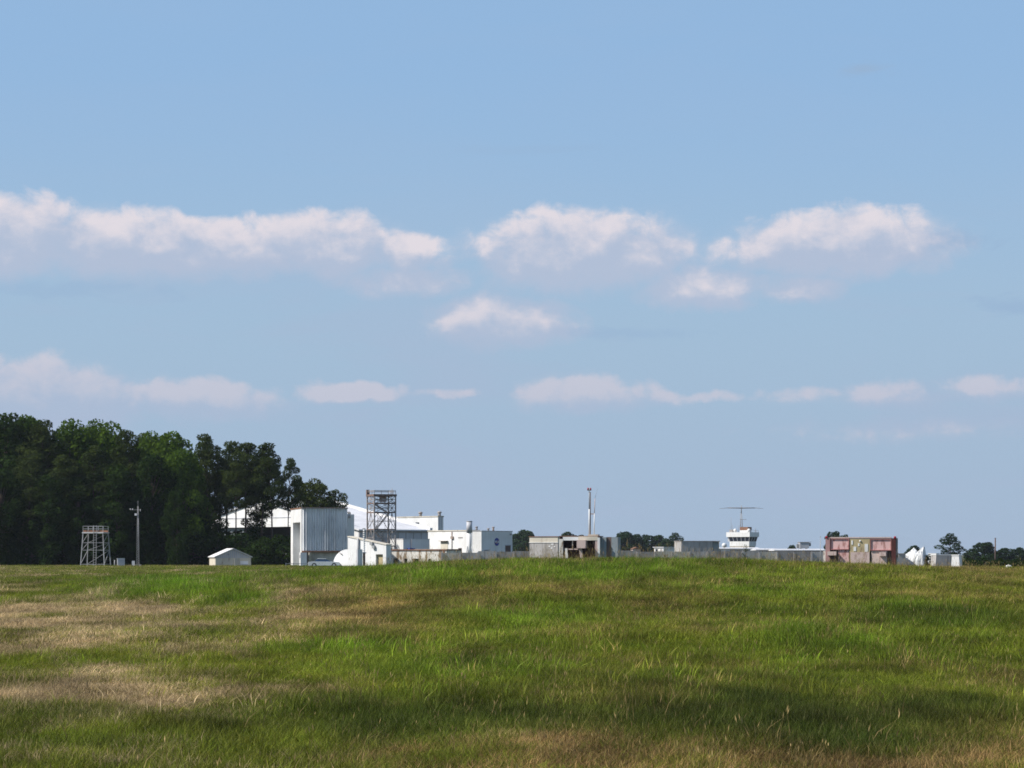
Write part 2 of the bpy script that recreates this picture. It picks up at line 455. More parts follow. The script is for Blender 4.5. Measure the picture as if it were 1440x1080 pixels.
def build_ground():
    xs = np.concatenate([-np.geomspace(6000, 62, 26), np.arange(-60, 60.1, .8), np.geomspace(62, 6000, 26)])
    ys = np.concatenate([-np.geomspace(600, 4, 8), np.arange(0, 60, .7), np.arange(60, 200, 1.1), np.geomspace(202, 6500, 40)])
    X, Y = np.meshgrid(xs, ys)
    Z = height(X, Y)
    nx, ny = len(xs), len(ys)
    v = np.stack([X.ravel(), Y.ravel(), Z.ravel()], 1)
    i = np.arange(ny - 1)[:, None] * nx + np.arange(nx - 1)[None, :]
    f = np.stack([i, i + 1, i + nx + 1, i + nx], -1).reshape(-1, 4)
    me = bpy.data.meshes.new('ground')
    me.from_pydata(v.tolist(), [], f.tolist())
    me.polygons.foreach_set('use_smooth', [True] * len(f))
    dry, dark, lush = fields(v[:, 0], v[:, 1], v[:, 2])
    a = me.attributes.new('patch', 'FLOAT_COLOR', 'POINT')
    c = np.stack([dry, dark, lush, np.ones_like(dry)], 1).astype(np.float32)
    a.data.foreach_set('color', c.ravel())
    m, t, b = mat_base('meadow_soil', 0.95)
    at = t.n('ShaderNodeAttribute'); at.attribute_name = 'patch'
    sp = t.n('ShaderNodeSeparateColor'); t.put(sp.inputs[0], at.outputs['Color'])
    o = obj_coord(t)
    n, _ = t.noise(o, 1.3, 8.0, 0.65)
    cc = t.mix(t.ss(n, .3, .7), (.030, .040, .010, 1), (.075, .075, .025, 1))
    cc = t.mix(sp.outputs[0], cc, (.24, .18, .10, 1))
    cc = t.mix(t.m('MULTIPLY', sp.outputs[1], .7), cc, (.025, .032, .010, 1))  # soil darkened along with the painted shadow band
    t.put(b.inputs['Base Color'], cc)
    b.inputs['Specular IOR Level'].default_value = 0.1
    me.materials.append(m)
    o = bpy.data.objects.new('ground', me); col.objects.link(o)
    tag(o, 'broad grassy airfield ground with a low swell', None, None, 'structure')
build_ground()

# ------------------------------------------------------------------ grass (stuff: geometry-node instances of tufts)
def grass_mat():
    m = bpy.data.materials.new('grass_blades'); m.use_nodes = True
    nt = m.node_tree; nt.nodes.clear(); t = NT(nt)
    out = t.n('ShaderNodeOutputMaterial')
    at = t.n('ShaderNodeAttribute'); at.attribute_type = 'INSTANCER'; at.attribute_name = 'tint'
    geo = t.n('ShaderNodeNewGeometry')
    k = t.m('MULTIPLY_ADD', geo.outputs['Random Per Island'], 1.25, .38)
    cc = t.mix(1.0, at.outputs['Color'], k, 'MULTIPLY')
    straw = t.m('GREATER_THAN', geo.outputs['Random Per Island'], .90)
    cc = t.mix(t.m('MULTIPLY', straw, .35), cc, (.26, .21, .10, 1))
    p = t.n('ShaderNodeBsdfPrincipled'); t.put(p.inputs['Base Color'], cc)
    p.inputs['Roughness'].default_value = .6; p.inputs['Specular IOR Level'].default_value = .10
    tr = t.n('ShaderNodeBsdfTranslucent'); t.put(tr.inputs[0], cc)
    mx = t.n('ShaderNodeMixShader'); mx.inputs[0].default_value = .3
    t.put(mx.inputs[1], p.outputs[0]); t.put(mx.inputs[2], tr.outputs[0])
    t.put(out.inputs[0], mx.outputs[0])
    return m
GM = grass_mat()
tuft_col = bpy.data.collections.new('grass_tufts')     # never linked to the scene: only the source of the instances

def tuft(name, seed, nb, rad_, hmin, hmax, wid, lean, heads=0.0):
    r = random.Random(seed); mb = MB()
    for _ in range(nb):
        a = r.uniform(0, 2 * math.pi); q = rad_ * math.sqrt(r.random())
        b = Vector((q * math.cos(a), q * math.sin(a), -.02))
        h = r.uniform(hmin, hmax); d = r.uniform(0, 2 * math.pi); ln = r.uniform(.1, 1) * lean * h
        dv = Vector((math.cos(d), math.sin(d), 0)); s = Vector((-math.sin(d + r.uniform(-.8, .8)), math.cos(d), 0)).normalized() * (wid * r.uniform(.6, 1.3) / 2)
        p1 = b + dv * ln * .3 + Vector((0, 0, h * .55)); p2 = b + dv * ln + Vector((0, 0, h))
        mb.add([b - s, b + s, p1 + s * .9, p1 - s * .9, p2], [(0, 1, 2, 3), (3, 2, 4)])
        if r.random() < heads:
            e = Vector((r.uniform(-.02, .02), r.uniform(-.02, .02), .09)); w = s * 2.0
            mb.add([p2, p2 + e * .5 + w, p2 + e, p2 + e * .5 - w], [(0, 1, 2, 3)])
    me = bpy.data.meshes.new(name)
    me.from_pydata(mb.v, [], mb.f); me.materials.append(GM)
    o = bpy.data.objects.new(name, me); tuft_col.objects.link(o)
# index order is alphabetical in Collection Info
for k in range(4): tuft('tuft_a%d' % k, 10 + k, 62, .19, .06, .20, .0036, .9)
for k in range(3): tuft('tuft_b%d' % k, 30 + k, 60, .28, .08, .25, .0065, .8)
for k in range(3): tuft('tuft_c%d' % k, 50 + k, 60, .5, .10, .27, .014, .6)
for k in range(2): tuft('tuft_d%d' % k, 70 + k, 5, .10, .22, .45, .0042, .45, .8)
for k in range(2): tuft('tuft_e%d' % k, 80 + k, 10, .12, .16, .36, .009, .9)

def build_grass():
    pts = []
    ybins = np.concatenate([np.arange(9, 40, 1.0), np.arange(40, 120, 2.0), np.arange(120, 348, 4.0)])
    for y0, y1 in zip(ybins[:-1], ybins[1:]):
        ym = (y0 + y1) / 2; w = .54 * ym + 3
        rho = 80.0 if ym < 33 else 80 * (33 / ym) ** 1.38
        n = int(rho * w * (y1 - y0))
        pts.append(np.stack([rng.uniform(-w / 2, w / 2, n), rng.uniform(y0, y1, n)], 1))
    p = np.concatenate(pts); n = len(p)
    x, y = p[:, 0], p[:, 1]
    z = height(x, y)
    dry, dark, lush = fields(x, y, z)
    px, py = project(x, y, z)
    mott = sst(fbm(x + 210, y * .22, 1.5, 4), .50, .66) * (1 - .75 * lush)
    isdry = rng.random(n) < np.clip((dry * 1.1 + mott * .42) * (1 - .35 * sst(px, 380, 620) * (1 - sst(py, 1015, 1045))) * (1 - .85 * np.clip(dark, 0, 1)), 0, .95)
    green = np.array([.112, .160, .010]); green2 = np.array([.190, .186, .022]); tan = np.array([.44, .325, .18]); rust = np.array([.35, .21, .08]); shade_tint = np.array([.032, .052, .007]); lu = np.array([.085, .205, .008])
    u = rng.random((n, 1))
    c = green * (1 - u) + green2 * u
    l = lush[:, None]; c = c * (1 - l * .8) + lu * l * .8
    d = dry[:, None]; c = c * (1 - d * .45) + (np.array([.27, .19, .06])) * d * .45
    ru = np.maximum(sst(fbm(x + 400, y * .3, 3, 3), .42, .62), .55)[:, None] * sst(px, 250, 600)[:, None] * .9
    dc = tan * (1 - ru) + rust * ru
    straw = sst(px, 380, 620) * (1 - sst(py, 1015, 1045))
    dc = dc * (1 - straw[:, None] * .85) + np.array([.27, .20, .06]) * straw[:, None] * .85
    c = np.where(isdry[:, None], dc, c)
    k = dark[:, None]; c = c * (1 - k * .9) + shade_tint * k * .9  # shadow band painted into the tuft tint
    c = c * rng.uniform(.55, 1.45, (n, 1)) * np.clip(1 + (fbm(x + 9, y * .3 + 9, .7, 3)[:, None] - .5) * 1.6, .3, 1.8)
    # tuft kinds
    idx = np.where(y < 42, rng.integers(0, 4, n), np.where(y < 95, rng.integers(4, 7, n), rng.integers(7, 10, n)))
    tall = rng.random(n)
    crest = np.exp(-((y - 92) / 14) ** 2) * sst(px, 470, 560)
    st = tall < (.020 + .03 * dry + .09 * crest) * (1 - .85 * np.clip(dark, 0, 1))
    idx = np.where(st & (y < 120), rng.integers(10, 12, n), idx)
    br = (tall > 1 - (.014 + .13 * lush)) & (y > 26) & (y < 130)
    idx = np.where(br, rng.integers(12, 14, n), idx)
    c = np.where((idx >= 10)[:, None] & (idx < 12)[:, None], np.array([.33, .235, .10]) * rng.uniform(.45, 1.2, (n, 1)), c)
    c = np.where((idx >= 12)[:, None], c * 1.25, c)
    grow = np.interp(y, [0, 42, 95, 96, 200, 340], [1, 1.15, 1.35, 1.0, 1.5, 2.0])
    hs = rng.uniform(.7, 1.3, n) * (.72 + .45 * lush + .35 * dark - .25 * dry * (dark < .4)) * (.45 + 1.1 * fbm(x + 3, y * .4 + 8, .9, 3))
    sx = grow * rng.uniform(.8, 1.25, n)
    sz = hs * np.interp(y, [0, 95, 96, 340], [1, 1.05, 1.0, 1.05]) * 1.15
    sz = sz * np.interp(y, [0, 30, 60, 100], [.62, .68, .80, .95]) * np.where(st, 1 + .35 * crest, 1)
    sz = np.where((y > 120) & (px < 560), np.minimum(sz, .95), sz)
    me = bpy.data.meshes.new('meadow_grass')
    me.vertices.add(n)
    me.vertices.foreach_set('co', np.stack([x, y, z], 1).astype(np.float32).ravel())
    def at(nm, ty, key, arr):
        a = me.attributes.new(nm, ty, 'POINT'); a.data.foreach_set(key, np.ascontiguousarray(arr).ravel())
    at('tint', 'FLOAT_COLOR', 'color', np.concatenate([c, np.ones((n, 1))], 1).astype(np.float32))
    at('kind_index', 'INT', 'value', idx.astype(np.int32))
    at('size', 'FLOAT_VECTOR', 'vector', np.stack([sx, sx, sz], 1).astype(np.float32))
    at('turn', 'FLOAT_VECTOR', 'vector', np.stack([rng.normal(0, .08, n), rng.normal(0, .08, n), rng.uniform(0, 6.28, n)], 1).astype(np.float32))
    me.materials.append(GM)
    o = bpy.data.objects.new('meadow_grass', me); col.objects.link(o)
    tag(o, 'patchy green and straw coloured meadow grass covering the airfield', 'grass', None, 'stuff')
    g = bpy.data.node_groups.new('scatter_tufts', 'GeometryNodeTree')
    g.interface.new_socket('Geometry', in_out='INPUT', socket_type='NodeSocketGeometry')
    g.interface.new_socket('Geometry', in_out='OUTPUT', socket_type='NodeSocketGeometry')
    N = g.nodes.new; L = g.links.new
    gi, go = N('NodeGroupInput'), N('NodeGroupOutput')
    ci = N('GeometryNodeCollectionInfo'); ci.inputs[0].default_value = tuft_col
    ci.inputs['Separate Children'].default_value = True; ci.inputs['Reset Children'].default_value = True
    ip = N('GeometryNodeInstanceOnPoints'); ip.inputs['Pick Instance'].default_value = True
    def na(nm, ty):
        q = N('GeometryNodeInputNamedAttribute'); q.data_type = ty; q.inputs[0].default_value = nm
        return [s for s in q.outputs if s.enabled][0]
    L(gi.outputs[0], ip.inputs['Points']); L(ci.outputs[0], ip.inputs['Instance'])
    L(na('kind_index', 'INT'), ip.inputs['Instance Index'])
    L(na('size', 'FLOAT_VECTOR'), ip.inputs['Scale'])
    er = N('FunctionNodeEulerToRotation'); L(na('turn', 'FLOAT_VECTOR'), er.inputs[0]); L(er.outputs[0], ip.inputs['Rotation'])
    L(ip.outputs[0], go.inputs[0])
    md = o.modifiers.new('scatter', 'NODES'); md.node_group = g
    print('grass tufts', n)
build_grass()

# ------------------------------------------------------------------ trees
def leaf_cloud(r, clumps, per, size, asp, upbias=0.3, droop=0.0):
    """many leaf-sized quads in the clumps; returns a mesh builder"""
    mb = MB()
    V, Fc = [], []
    for (c, rx, rz) in clumps:
        nn = int(per * (rx / 1.4) ** 2)
        for _ in range(nn):
            while True:
                a = Vector((r.uniform(-1, 1), r.uniform(-1, 1), r.uniform(-1, 1)))
                if .05 < a.length <= 1: break
            a = a.normalized() * (a.length ** .55)
            p = Vector((c[0] + a.x * rx, c[1] + a.y * rx, c[2] + a.z * rz))
            nrm = Vector((r.gauss(0, 1), r.gauss(0, 1), r.gauss(0, 1) + upbias)) + a * .7
            nrm.normalize()
            t = nrm.orthogonal().normalized(); t.rotate(Matrix.Rotation(r.uniform(0, 6.28), 3, nrm)); b = nrm.cross(t)
            s = size * r.uniform(.6, 1.35); t = t * (s * .5); b = b * (s * asp * .5)
            o = len(V)
            V.extend([tuple(p - t), tuple(p + b * .9 - t * .1), tuple(p + t), tuple(p - b * .9 + t * .15)])
            Fc.append((o, o + 1, o + 2, o + 3))
    return V, Fc
def raw_mesh(name, V, Fc, mat):
    me = bpy.data.meshes.new(name); me.from_pydata(V, [], Fc); me.materials.append(mat); me.update(); return me

def pine_proto(seed, H, cb, R, n, leaf='pine_leaf', per=290, size=.46, flat=.62):
    r = random.Random(seed); tk = MB(); clumps = []
    lean = Vector((r.uniform(-.05, .05), r.uniform(-.05, .05), 0)) * H
    P = lambda t: Vector((lean.x * t * t + .12 * math.sin(5 * t + seed), lean.y * t * t, H * t))
    br = H * .0125
    K = 9
    for k in range(K):
        t0, t1 = k / K * .97, (k + 1) / K * .97
        tk.tube(P(t0), P(t1), br * (1 - .82 * t0) * (1.25 if k == 0 else 1), br * (1 - .82 * t1), 8, k in (0, K - 1))
    for k in range(n):
        t = cb + (1 - cb) * (k + r.uniform(0, .9)) / n
        s = (t - cb) / (1 - cb)
        prof = math.sin(math.pi * min(1, .18 + .80 * s)) ** .8
        q = R * prof * r.uniform(.35, 1.0) if s < .93 else R * .12
        a = k * 2.399 + r.uniform(-.5, .5)
        c = P(t) + Vector((q * math.cos(a), q * math.sin(a), r.uniform(.1, .5)))
        rx = R * r.uniform(.34, .52) * (.65 + .35 * prof)
        clumps.append((c, rx, rx * flat * r.uniform(.8, 1.2)))
        s0 = P(max(.2, t - .05 - .03 * r.random()))
        mid = s0.lerp(c, .55) + Vector((0, 0, -.1 + .25 * r.random()))
        tk.tube(s0, mid, .075, .05, 5, False); tk.tube(mid, c, .05, .02, 5, False)
    for k in range(4):      # dead snags under the crown
        t = cb * r.uniform(.55, .98); a = r.uniform(0, 6.28); L = r.uniform(.5, 1.4)
        tk.tube(P(t), P(t) + Vector((L * math.cos(a), L * math.sin(a), .1)), .04, .015, 4, False)
    V, Fc = leaf_cloud(r, clumps, per, size, .42, .5)
    return tk.mesh('trunk', M['bark']), raw_mesh('crown', V, Fc, M[leaf]), H

def broad_proto(seed, H, R, n, leaf='broad_leaf', per=230, size=.44, low=.16, trunk=True):
    r = random.Random(seed); tk = MB(); clumps = []
    br = H * .015
    top = Vector((r.uniform(-.4, .4), r.uniform(-.4, .4), H * .8))
    b0 = Vector((0, 0, 0)); b1 = Vector((r.uniform(-.2, .2), r.uniform(-.2, .2), H * .35))
    tk.tube(b0, b1, br * 1.2, br * .8, 8); tk.tube(b1, top, br * .8, br * .25, 8)
    for k in range(n):
        u = (k + .5) / n
        zz = low + (1 - low) * u
        s = (zz - low) / (1 - low)
        prof = math.sqrt(max(0.02, 1 - (max(0, s - .42) / .58) ** 2)) * (.72 + .28 * min(1, s / .35))
        q = R * prof * math.sqrt(r.uniform(.15, 1)) * .86
        a = k * 2.399 + r.uniform(-.6, .6)
        rx = R * r.uniform(.24, .42)
        c = Vector((q * math.cos(a), q * math.sin(a), H * zz - rx * .5))
        clumps.append((c, rx, rx * r.uniform(.7, .95)))
        s0 = b1.lerp(top, max(0, min(.9, (c.z * .7 - b1.z) / (top.z - b1.z)))) if c.z > b1.z else b0.lerp(b1, max(.2, c.z / b1.z * .8))
        tk.tube(s0, c, .07, .02, 5, False)
    V, Fc = leaf_cloud(r, clumps, per, size, .7, .35)
    return tk.mesh('trunk', M['bark']), raw_mesh('crown', V, Fc, M[leaf]), H

PR = {
    'pine0': pine_proto(1, 18, .56, 3.7, 20, flat=.5), 'pine1': pine_proto(2, 18, .54, 3.4, 21, flat=.48), 'pine2': pine_proto(3, 18, .57, 4.0, 21, flat=.5), 'pine3': pine_proto(14, 18, .25, 3.6, 40),
    'pine4': pine_proto(25, 18, .30, 3.3, 36),
    'flat0': pine_proto(4, 12, .60, 3.2, 15, per=300, flat=.55), 'flat1': pine_proto(9, 12, .58, 2.9, 15, per=300, flat=.55),
    'broad0': broad_proto(5, 16, 4.6, 44), 'broad1': broad_proto(6, 16, 4.2, 40), 'broad2': broad_proto(7, 16, 5.0, 48),
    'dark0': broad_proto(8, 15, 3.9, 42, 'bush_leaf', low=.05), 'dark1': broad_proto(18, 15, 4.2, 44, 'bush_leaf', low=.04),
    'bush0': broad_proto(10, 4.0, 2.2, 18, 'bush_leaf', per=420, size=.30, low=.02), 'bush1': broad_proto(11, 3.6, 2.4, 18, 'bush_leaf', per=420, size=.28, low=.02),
    'far0': broad_proto(12, 11, 5.0, 26, 'far_leaf', per=150, size=.75, low=.05), 'far1': broad_proto(13, 11, 4.4, 24, 'far_leaf', per=150, size=.75, low=.05), 'far2': broad_proto(15, 11, 5.6, 28, 'far_leaf', per=150, size=.75, low=.05),
    'farpine': pine_proto(17, 12, .26, 3.4, 22, 'far_leaf', per=170, size=.6, flat=.6),
}
rt = random.Random(99)
def tree(kind, name, px, top, Y, label, group, wide=1.0, cat='tree', base=None, rz=None):
    tm, cm, H = PR[kind]
    x = PX(px, Y)
    g0 = float(height(x, Y)) - .05
    h = PZ(top, Y) - g0
    k = h / H
    e = thing(name, label, cat, (x, Y, g0), rt.uniform(0, 6.28) if rz is None else rz, group)
    e.scale = (k * wide, k * wide, k)
    t = bpy.data.objects.new('trunk', tm); c = bpy.data.objects.new('crown', cm)
    for o in (t, c):
        col.objects.link(o); o.parent = e
    return e

GW = 'trees of the wood on the left'
W_TREES = [
    ('dark0', 'broadleaf_tree', 8, 583, 352, 'dark broadleaf tree with tall rounded crown at left edge of the wood', 1.0),
    ('broad0', 'broadleaf_tree', 40, 588, 356, 'green broadleaf tree second along the skyline from the left edge', .85),
    ('pine3', 'pine_tree', 66, 600, 351, 'dark pine in the dip of the skyline left of the two light green crowns', 1.0),
    ('broad1', 'broadleaf_tree', 98, 594, 357, 'light green broadleaf tree, left of the twin crowns above the platform tower', .95),
    ('broad2', 'broadleaf_tree', 140, 596, 360, 'light green broadleaf tree, right of the twin crowns above the platform tower', .85),
    ('pine4', 'pine_tree', 186, 611, 355, 'thin dark pine top just left of the slim lattice mast', .8),
    ('broad1', 'broadleaf_tree', 212, 611, 362, 'broadleaf tree standing tallest straight behind the slim lattice mast', .8),
    ('broad0', 'broadleaf_tree', 240, 610, 360, 'broadleaf tree with ragged light top right of the slim lattice mast', .85),
    ('broad2', 'broadleaf_tree', 258, 634, 348, 'bright green bushy broadleaf tree bulging forward at right end of the dense wood', .75),
    ('dark1', 'broadleaf_tree', 215, 640, 346, 'dark rounded broadleaf tree in front of the crowns behind the lattice mast', .85),
    ('pine3', 'pine_tree', 128, 634, 346, 'shaded pine rising behind the small platform tower', 1.05),
    ('pine4', 'pine_tree', 92, 645, 345, 'shaded pine left of the small platform tower', 1.1),
    ('pine3', 'pine_tree', 38, 640, 345, 'shaded pine in front of the tall crowns near the left edge', 1.1),
    ('dark0', 'broadleaf_tree', 166, 655, 344, 'dark low broadleaf tree between the platform tower and lattice mast', .9),
    ('dark1', 'broadleaf_tree', 2, 660, 343, 'dark low broadleaf tree cut by the left edge of the view', 1.0),
    ('dark0', 'broadleaf_tree', 68, 668, 343, 'dark low broadleaf tree rising left of the platform tower railing', .9),
    ('dark1', 'broadleaf_tree', 110, 672, 344, 'dark low broadleaf tree directly behind the platform tower', .85),
    ('dark0', 'broadleaf_tree', 248, 690, 342, 'dark low broadleaf tree at right foot of the dense wood', .75),
    ('dark1', 'broadleaf_tree', 276, 690, 351, 'dark low broadleaf tree hiding the left end of the hangar', .9),
    ('dark0', 'broadleaf_tree', 300, 700, 356, 'dark low broadleaf tree among the first trunks of the open pine group', .75),
    ('pine1', 'pine_tree', 308, 660, 365, 'narrow pine filling the gap between the dense wood and open pine group', .8),
    ('pine0', 'pine_tree', 292, 616, 354, 'tall dark pine standing highest at left of the open pine group', .85),
    ('pine1', 'pine_tree', 318, 626, 360, 'dark pine second from left in the open pine group', .9),
    ('pine2', 'pine_tree', 344, 627, 352, 'broad pine above the white gabled shed', .9),
    ('pine0', 'pine_tree', 368, 627, 357, 'pine with knobbly top right of the one above the shed', .9),
    ('pine1', 'pine_tree', 383, 648, 350, 'lower pine with drooping right limb before the white hangar', .85),
    ('pine2', 'pine_tree', 331, 655, 349, 'low crowned pine in front of the open pine group', .8),
    ('pine4', 'pine_tree', 362, 655, 362, 'pine half hidden behind the open pine group', .8),
    ('pine1', 'pine_tree', 405, 649, 352, 'slim pine with bare trunk beside the corrugated structure', .62),
    ('flat1', 'pine_tree', 427, 684, 368, 'small dark pine left above the corrugated structure', .85),
    ('flat0', 'pine_tree', 447, 680, 366, 'flat topped pine above the middle of the corrugated structure', .95),
    ('flat1', 'pine_tree', 472, 694, 365, 'lowest pine above the right corner of the corrugated structure', .8),
]
for kind, nm, px, top, Y, lab, wd in W_TREES:
    tree(kind, nm, px, top, Y, lab, GW, wd)
for k, px in enumerate(range(-110, 275, 24)):
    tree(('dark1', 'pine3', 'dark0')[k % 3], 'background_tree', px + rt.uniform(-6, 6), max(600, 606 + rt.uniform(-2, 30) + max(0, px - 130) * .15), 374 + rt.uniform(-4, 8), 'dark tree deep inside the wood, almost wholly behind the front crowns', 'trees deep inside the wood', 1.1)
for k, px in enumerate(range(-130, -10, 30)):
    tree(('dark0', 'broad1', 'pine3')[k % 3], 'background_tree', px, 600 + rt.uniform(-8, 25), 350, 'tree of the wood beyond the left edge of the view', 'trees beyond the left edge', 1.0)
bl = ['at the left edge of the view', 'left of the platform tower', 'just left of the platform tower', 'behind the platform tower legs', 'behind the white utility box', 'behind the foot of the lattice mast',
      'right of the lattice mast', 'left of the white shed', 'behind the left half of the shed', 'behind the right half of the shed', 'right of the white shed', 'against the corrugated structure']
for k, (px, top) in enumerate([(5, 752), (45, 757), (85, 752), (128, 750), (165, 752), (200, 745), (232, 742), (272, 748), (305, 752), (338, 750), (368, 755), (396, 752)]):
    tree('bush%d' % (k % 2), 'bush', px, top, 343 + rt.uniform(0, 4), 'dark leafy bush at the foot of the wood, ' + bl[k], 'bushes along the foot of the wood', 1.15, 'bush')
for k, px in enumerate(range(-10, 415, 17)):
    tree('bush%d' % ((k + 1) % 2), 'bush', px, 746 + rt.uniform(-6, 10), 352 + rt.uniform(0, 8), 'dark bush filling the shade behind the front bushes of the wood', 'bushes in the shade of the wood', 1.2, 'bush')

# far trees behind the centre and right
FAR = [
    ('far0', 738, 746, 820, 'round dark tree right of the white block with the blue emblem', .85), ('far1', 727, 750, 830, 'dark tree touching the right wall of the emblem block', .8), ('far2', 752, 756, 840, 'low dark tree peeping over the cream banded block', .8),
    ('far1', 797, 748, 820, 'small dark tree peeping over the concrete bunker left of its poles', .8), ('far0', 815, 753, 900, 'tiny dark tree top behind the bunker roof', .7),
    ('far2', 878, 749, 800, 'round green tree right beside the concrete bunker', .8), ('far0', 892, 752, 820, 'dark green tree second right of the concrete bunker', .9), ('far1', 911, 752, 860, 'bluish dark tree in middle of the distant row', .9), ('far0', 926, 753, 870, 'bluish dark tree left of the conical topped one', .8),
    ('farpine', 950, 751, 840, 'conical topped dark tree left of the flat grey block', .9), ('far2', 938, 760, 850, 'low dark tree before the conical topped one', .8), ('far1', 866, 756, 850, 'low dark tree hugging the right wall of the bunker', .8),
    ('far0', 1173, 748, 700, 'round tree top rising behind the pink panelled structure', .6), ('far1', 1187, 752, 720, 'smaller tree top behind the pink panelled structure', .6), ('far2', 1114, 767, 700, 'tiny dark tree on the low white roof line', .5),
    ('far1', 1285, 767, 560, 'dark rounded tree behind the white tarpaulin heap', .9), ('farpine', 1336, 752, 480, 'open branched pine behind the grey block with white pillar', .95),
    ('far0', 1385, 763, 640, 'large rounded dark tree left of the lone dark post', 1.0), ('far1', 1368, 771, 650, 'sloping dark tree at left foot of the large rounded one', 1.0), ('far2', 1413, 771, 640, 'dark tree right of the lone dark post', .8), ('far0', 1433, 770, 650, 'dark tree at right edge of the view', .8), ('far1', 1455, 768, 650, 'dark tree beyond the right edge of the view', .9), ('far2', 1398, 779, 600, 'low dark tree directly behind the lone dark post', .8),
]
for kind, px, top, Y, lab, wd in FAR:
    tree(kind, 'distant_tree', px, top, Y, lab, 'distant trees behind the buildings', wd * (1.55 if px < 1340 else 1.9))
for px, top, Y, lab in [(1303, 780, 258, 'dark shrub between the tarpaulin heap and the white wall'), (1360, 785, 262, 'brownish shrub right of the white pillar'), (1384, 784, 268, 'shrub under the large rounded tree'), (1408, 785, 266, 'shrub at the foot of the lone dark post'), (1430, 786, 262, 'shrub at right edge of the meadow'), (1372, 787, 259, 'low shrub between the white pillar and the large rounded tree'), (1396, 787, 262, 'low shrub left of the lone dark post'), (1419, 787, 268, 'low shrub behind the white stone'), (1440, 788, 270, 'low shrub cut by the right edge of the view'), (1450, 786, 262, 'shrub beyond the right edge of the meadow')]:
    tree('bush0', 'shrub', px, top, Y, lab, 'shrubs at the right end of the meadow', 1.35, 'shrub')

# ------------------------------------------------------------------ left side things
def platform_tower():
    Y = 335; s = F / Y
    e = thing('platform_tower', 'small silvery scaffold platform tower with railing standing before the dark wood', 'tower', (PX(134.5, Y), Y, 0), rad(-9))
    hb, ht = 35 / s / 2, 29 / s / 2; zp = PZ(750, Y)
    cs = [(-1, -1), (1, -1), (1, 1), (-1, 1)]
    pos = lambda c, t: Vector((c[0] * (hb + (ht - hb) * t), c[1] * (hb + (ht - hb) * t) * .8, zp * t))
    for c in cs:
        MB().bar(pos(c, 0), pos(c, 1), .11).build('leg', M['galv'], e)
    m = MB()
    for t in (.08, .5, .72):
        for a, b in zip(cs, cs[1:] + cs[:1]): m.bar(pos(a, t), pos(b, t), .06)
    for t0, t1 in ((.08, .5), (.5, .72), (.72, 1)):
        m.bar(pos(cs[3], t0), pos(cs[2], t1), .05); m.bar(pos(cs[1], t0), pos(cs[2], t1), .05); m.bar(pos(cs[3], t1), pos(cs[0], t0), .05)
    m.build('bracing', M['galv'], e)
    MB().box(-ht - .12, ht + .12, -ht * .8 - .12, ht * .8 + .12, zp, zp + .16).build('platform', M['alu'], e)
    for y in (-ht * .8, ht * .8 - .08): MB().box(-ht, ht, y, y + .08, zp + .16, zp + .42).build('toe_board', M['rusttrim'], e)
    r = MB(); zr = PZ(740, Y)
    for k in range(5):
        x = -ht + 2 * ht * k / 4
        for y in (-ht * .8, ht * .8): r.bar((x, y, zp + .16), (x, y, zr), .05)
    for z in (zp + .62, zr):
        for y in (-ht * .8, ht * .8): r.bar((-ht, y, z), (ht, y, z), .05)
        for x in (-ht, ht): r.bar((x, -ht * .8, z), (x, ht * .8, z), .05)
    r.build('railing', M['galv'], e)
    l = MB(); x0 = .35
    for dx in (-.2, .2): l.bar((x0 + dx, -hb * .8 - .1, 0), (x0 + dx, -ht * .8 - .1, zr + .1), .05)
    for k in range(14): l.bar((x0 - .2, -hb * .8 - .1 + (hb - ht) * .8 * k / 14, .3 + k * .34), (x0 + .2, -hb * .8 - .1 + (hb - ht) * .8 * k / 14, .3 + k * .34), .04)
    l.build('ladder', M['galv'], e)
platform_tower()

def utility_box():
    Y = 333
    e = thing('utility_box', 'small white utility cabinet in the grass between tower and mast', 'cabinet', (PX(170, Y), Y, 0), rad(12))
    w = .5; h = PZ(785, Y)
    MB().box(-w, w, -.35, .35, 0.1, h - .06).build('cabinet', M['white'], e)
    MB().box(-w - .05, w + .05, -.4, .4, h - .06, h).build('lid', M['alu'], e)
    MB().box(-w + .06, w - .06, -.385, -.35, .2, h - .15).build('door', M['pale_grey'], e)
    MB().box(-w - .02, w + .02, -.37, .37, -.1, .1).build('plinth', M['concrete'], e)
utility_box()
def marker_post():
    Y = 333
    e = thing('marker_post', 'short pale post left of the white utility cabinet', 'post', (PX(161, Y), Y, 0))
    MB().tube((0, 0, -.1), (0, 0, .85), .06, .055).build('stake', M['galv'], e)
    MB().tube((0, 0, .851), (0, 0, .95), .07, .05).build('cap', M['white'], e)
marker_post()

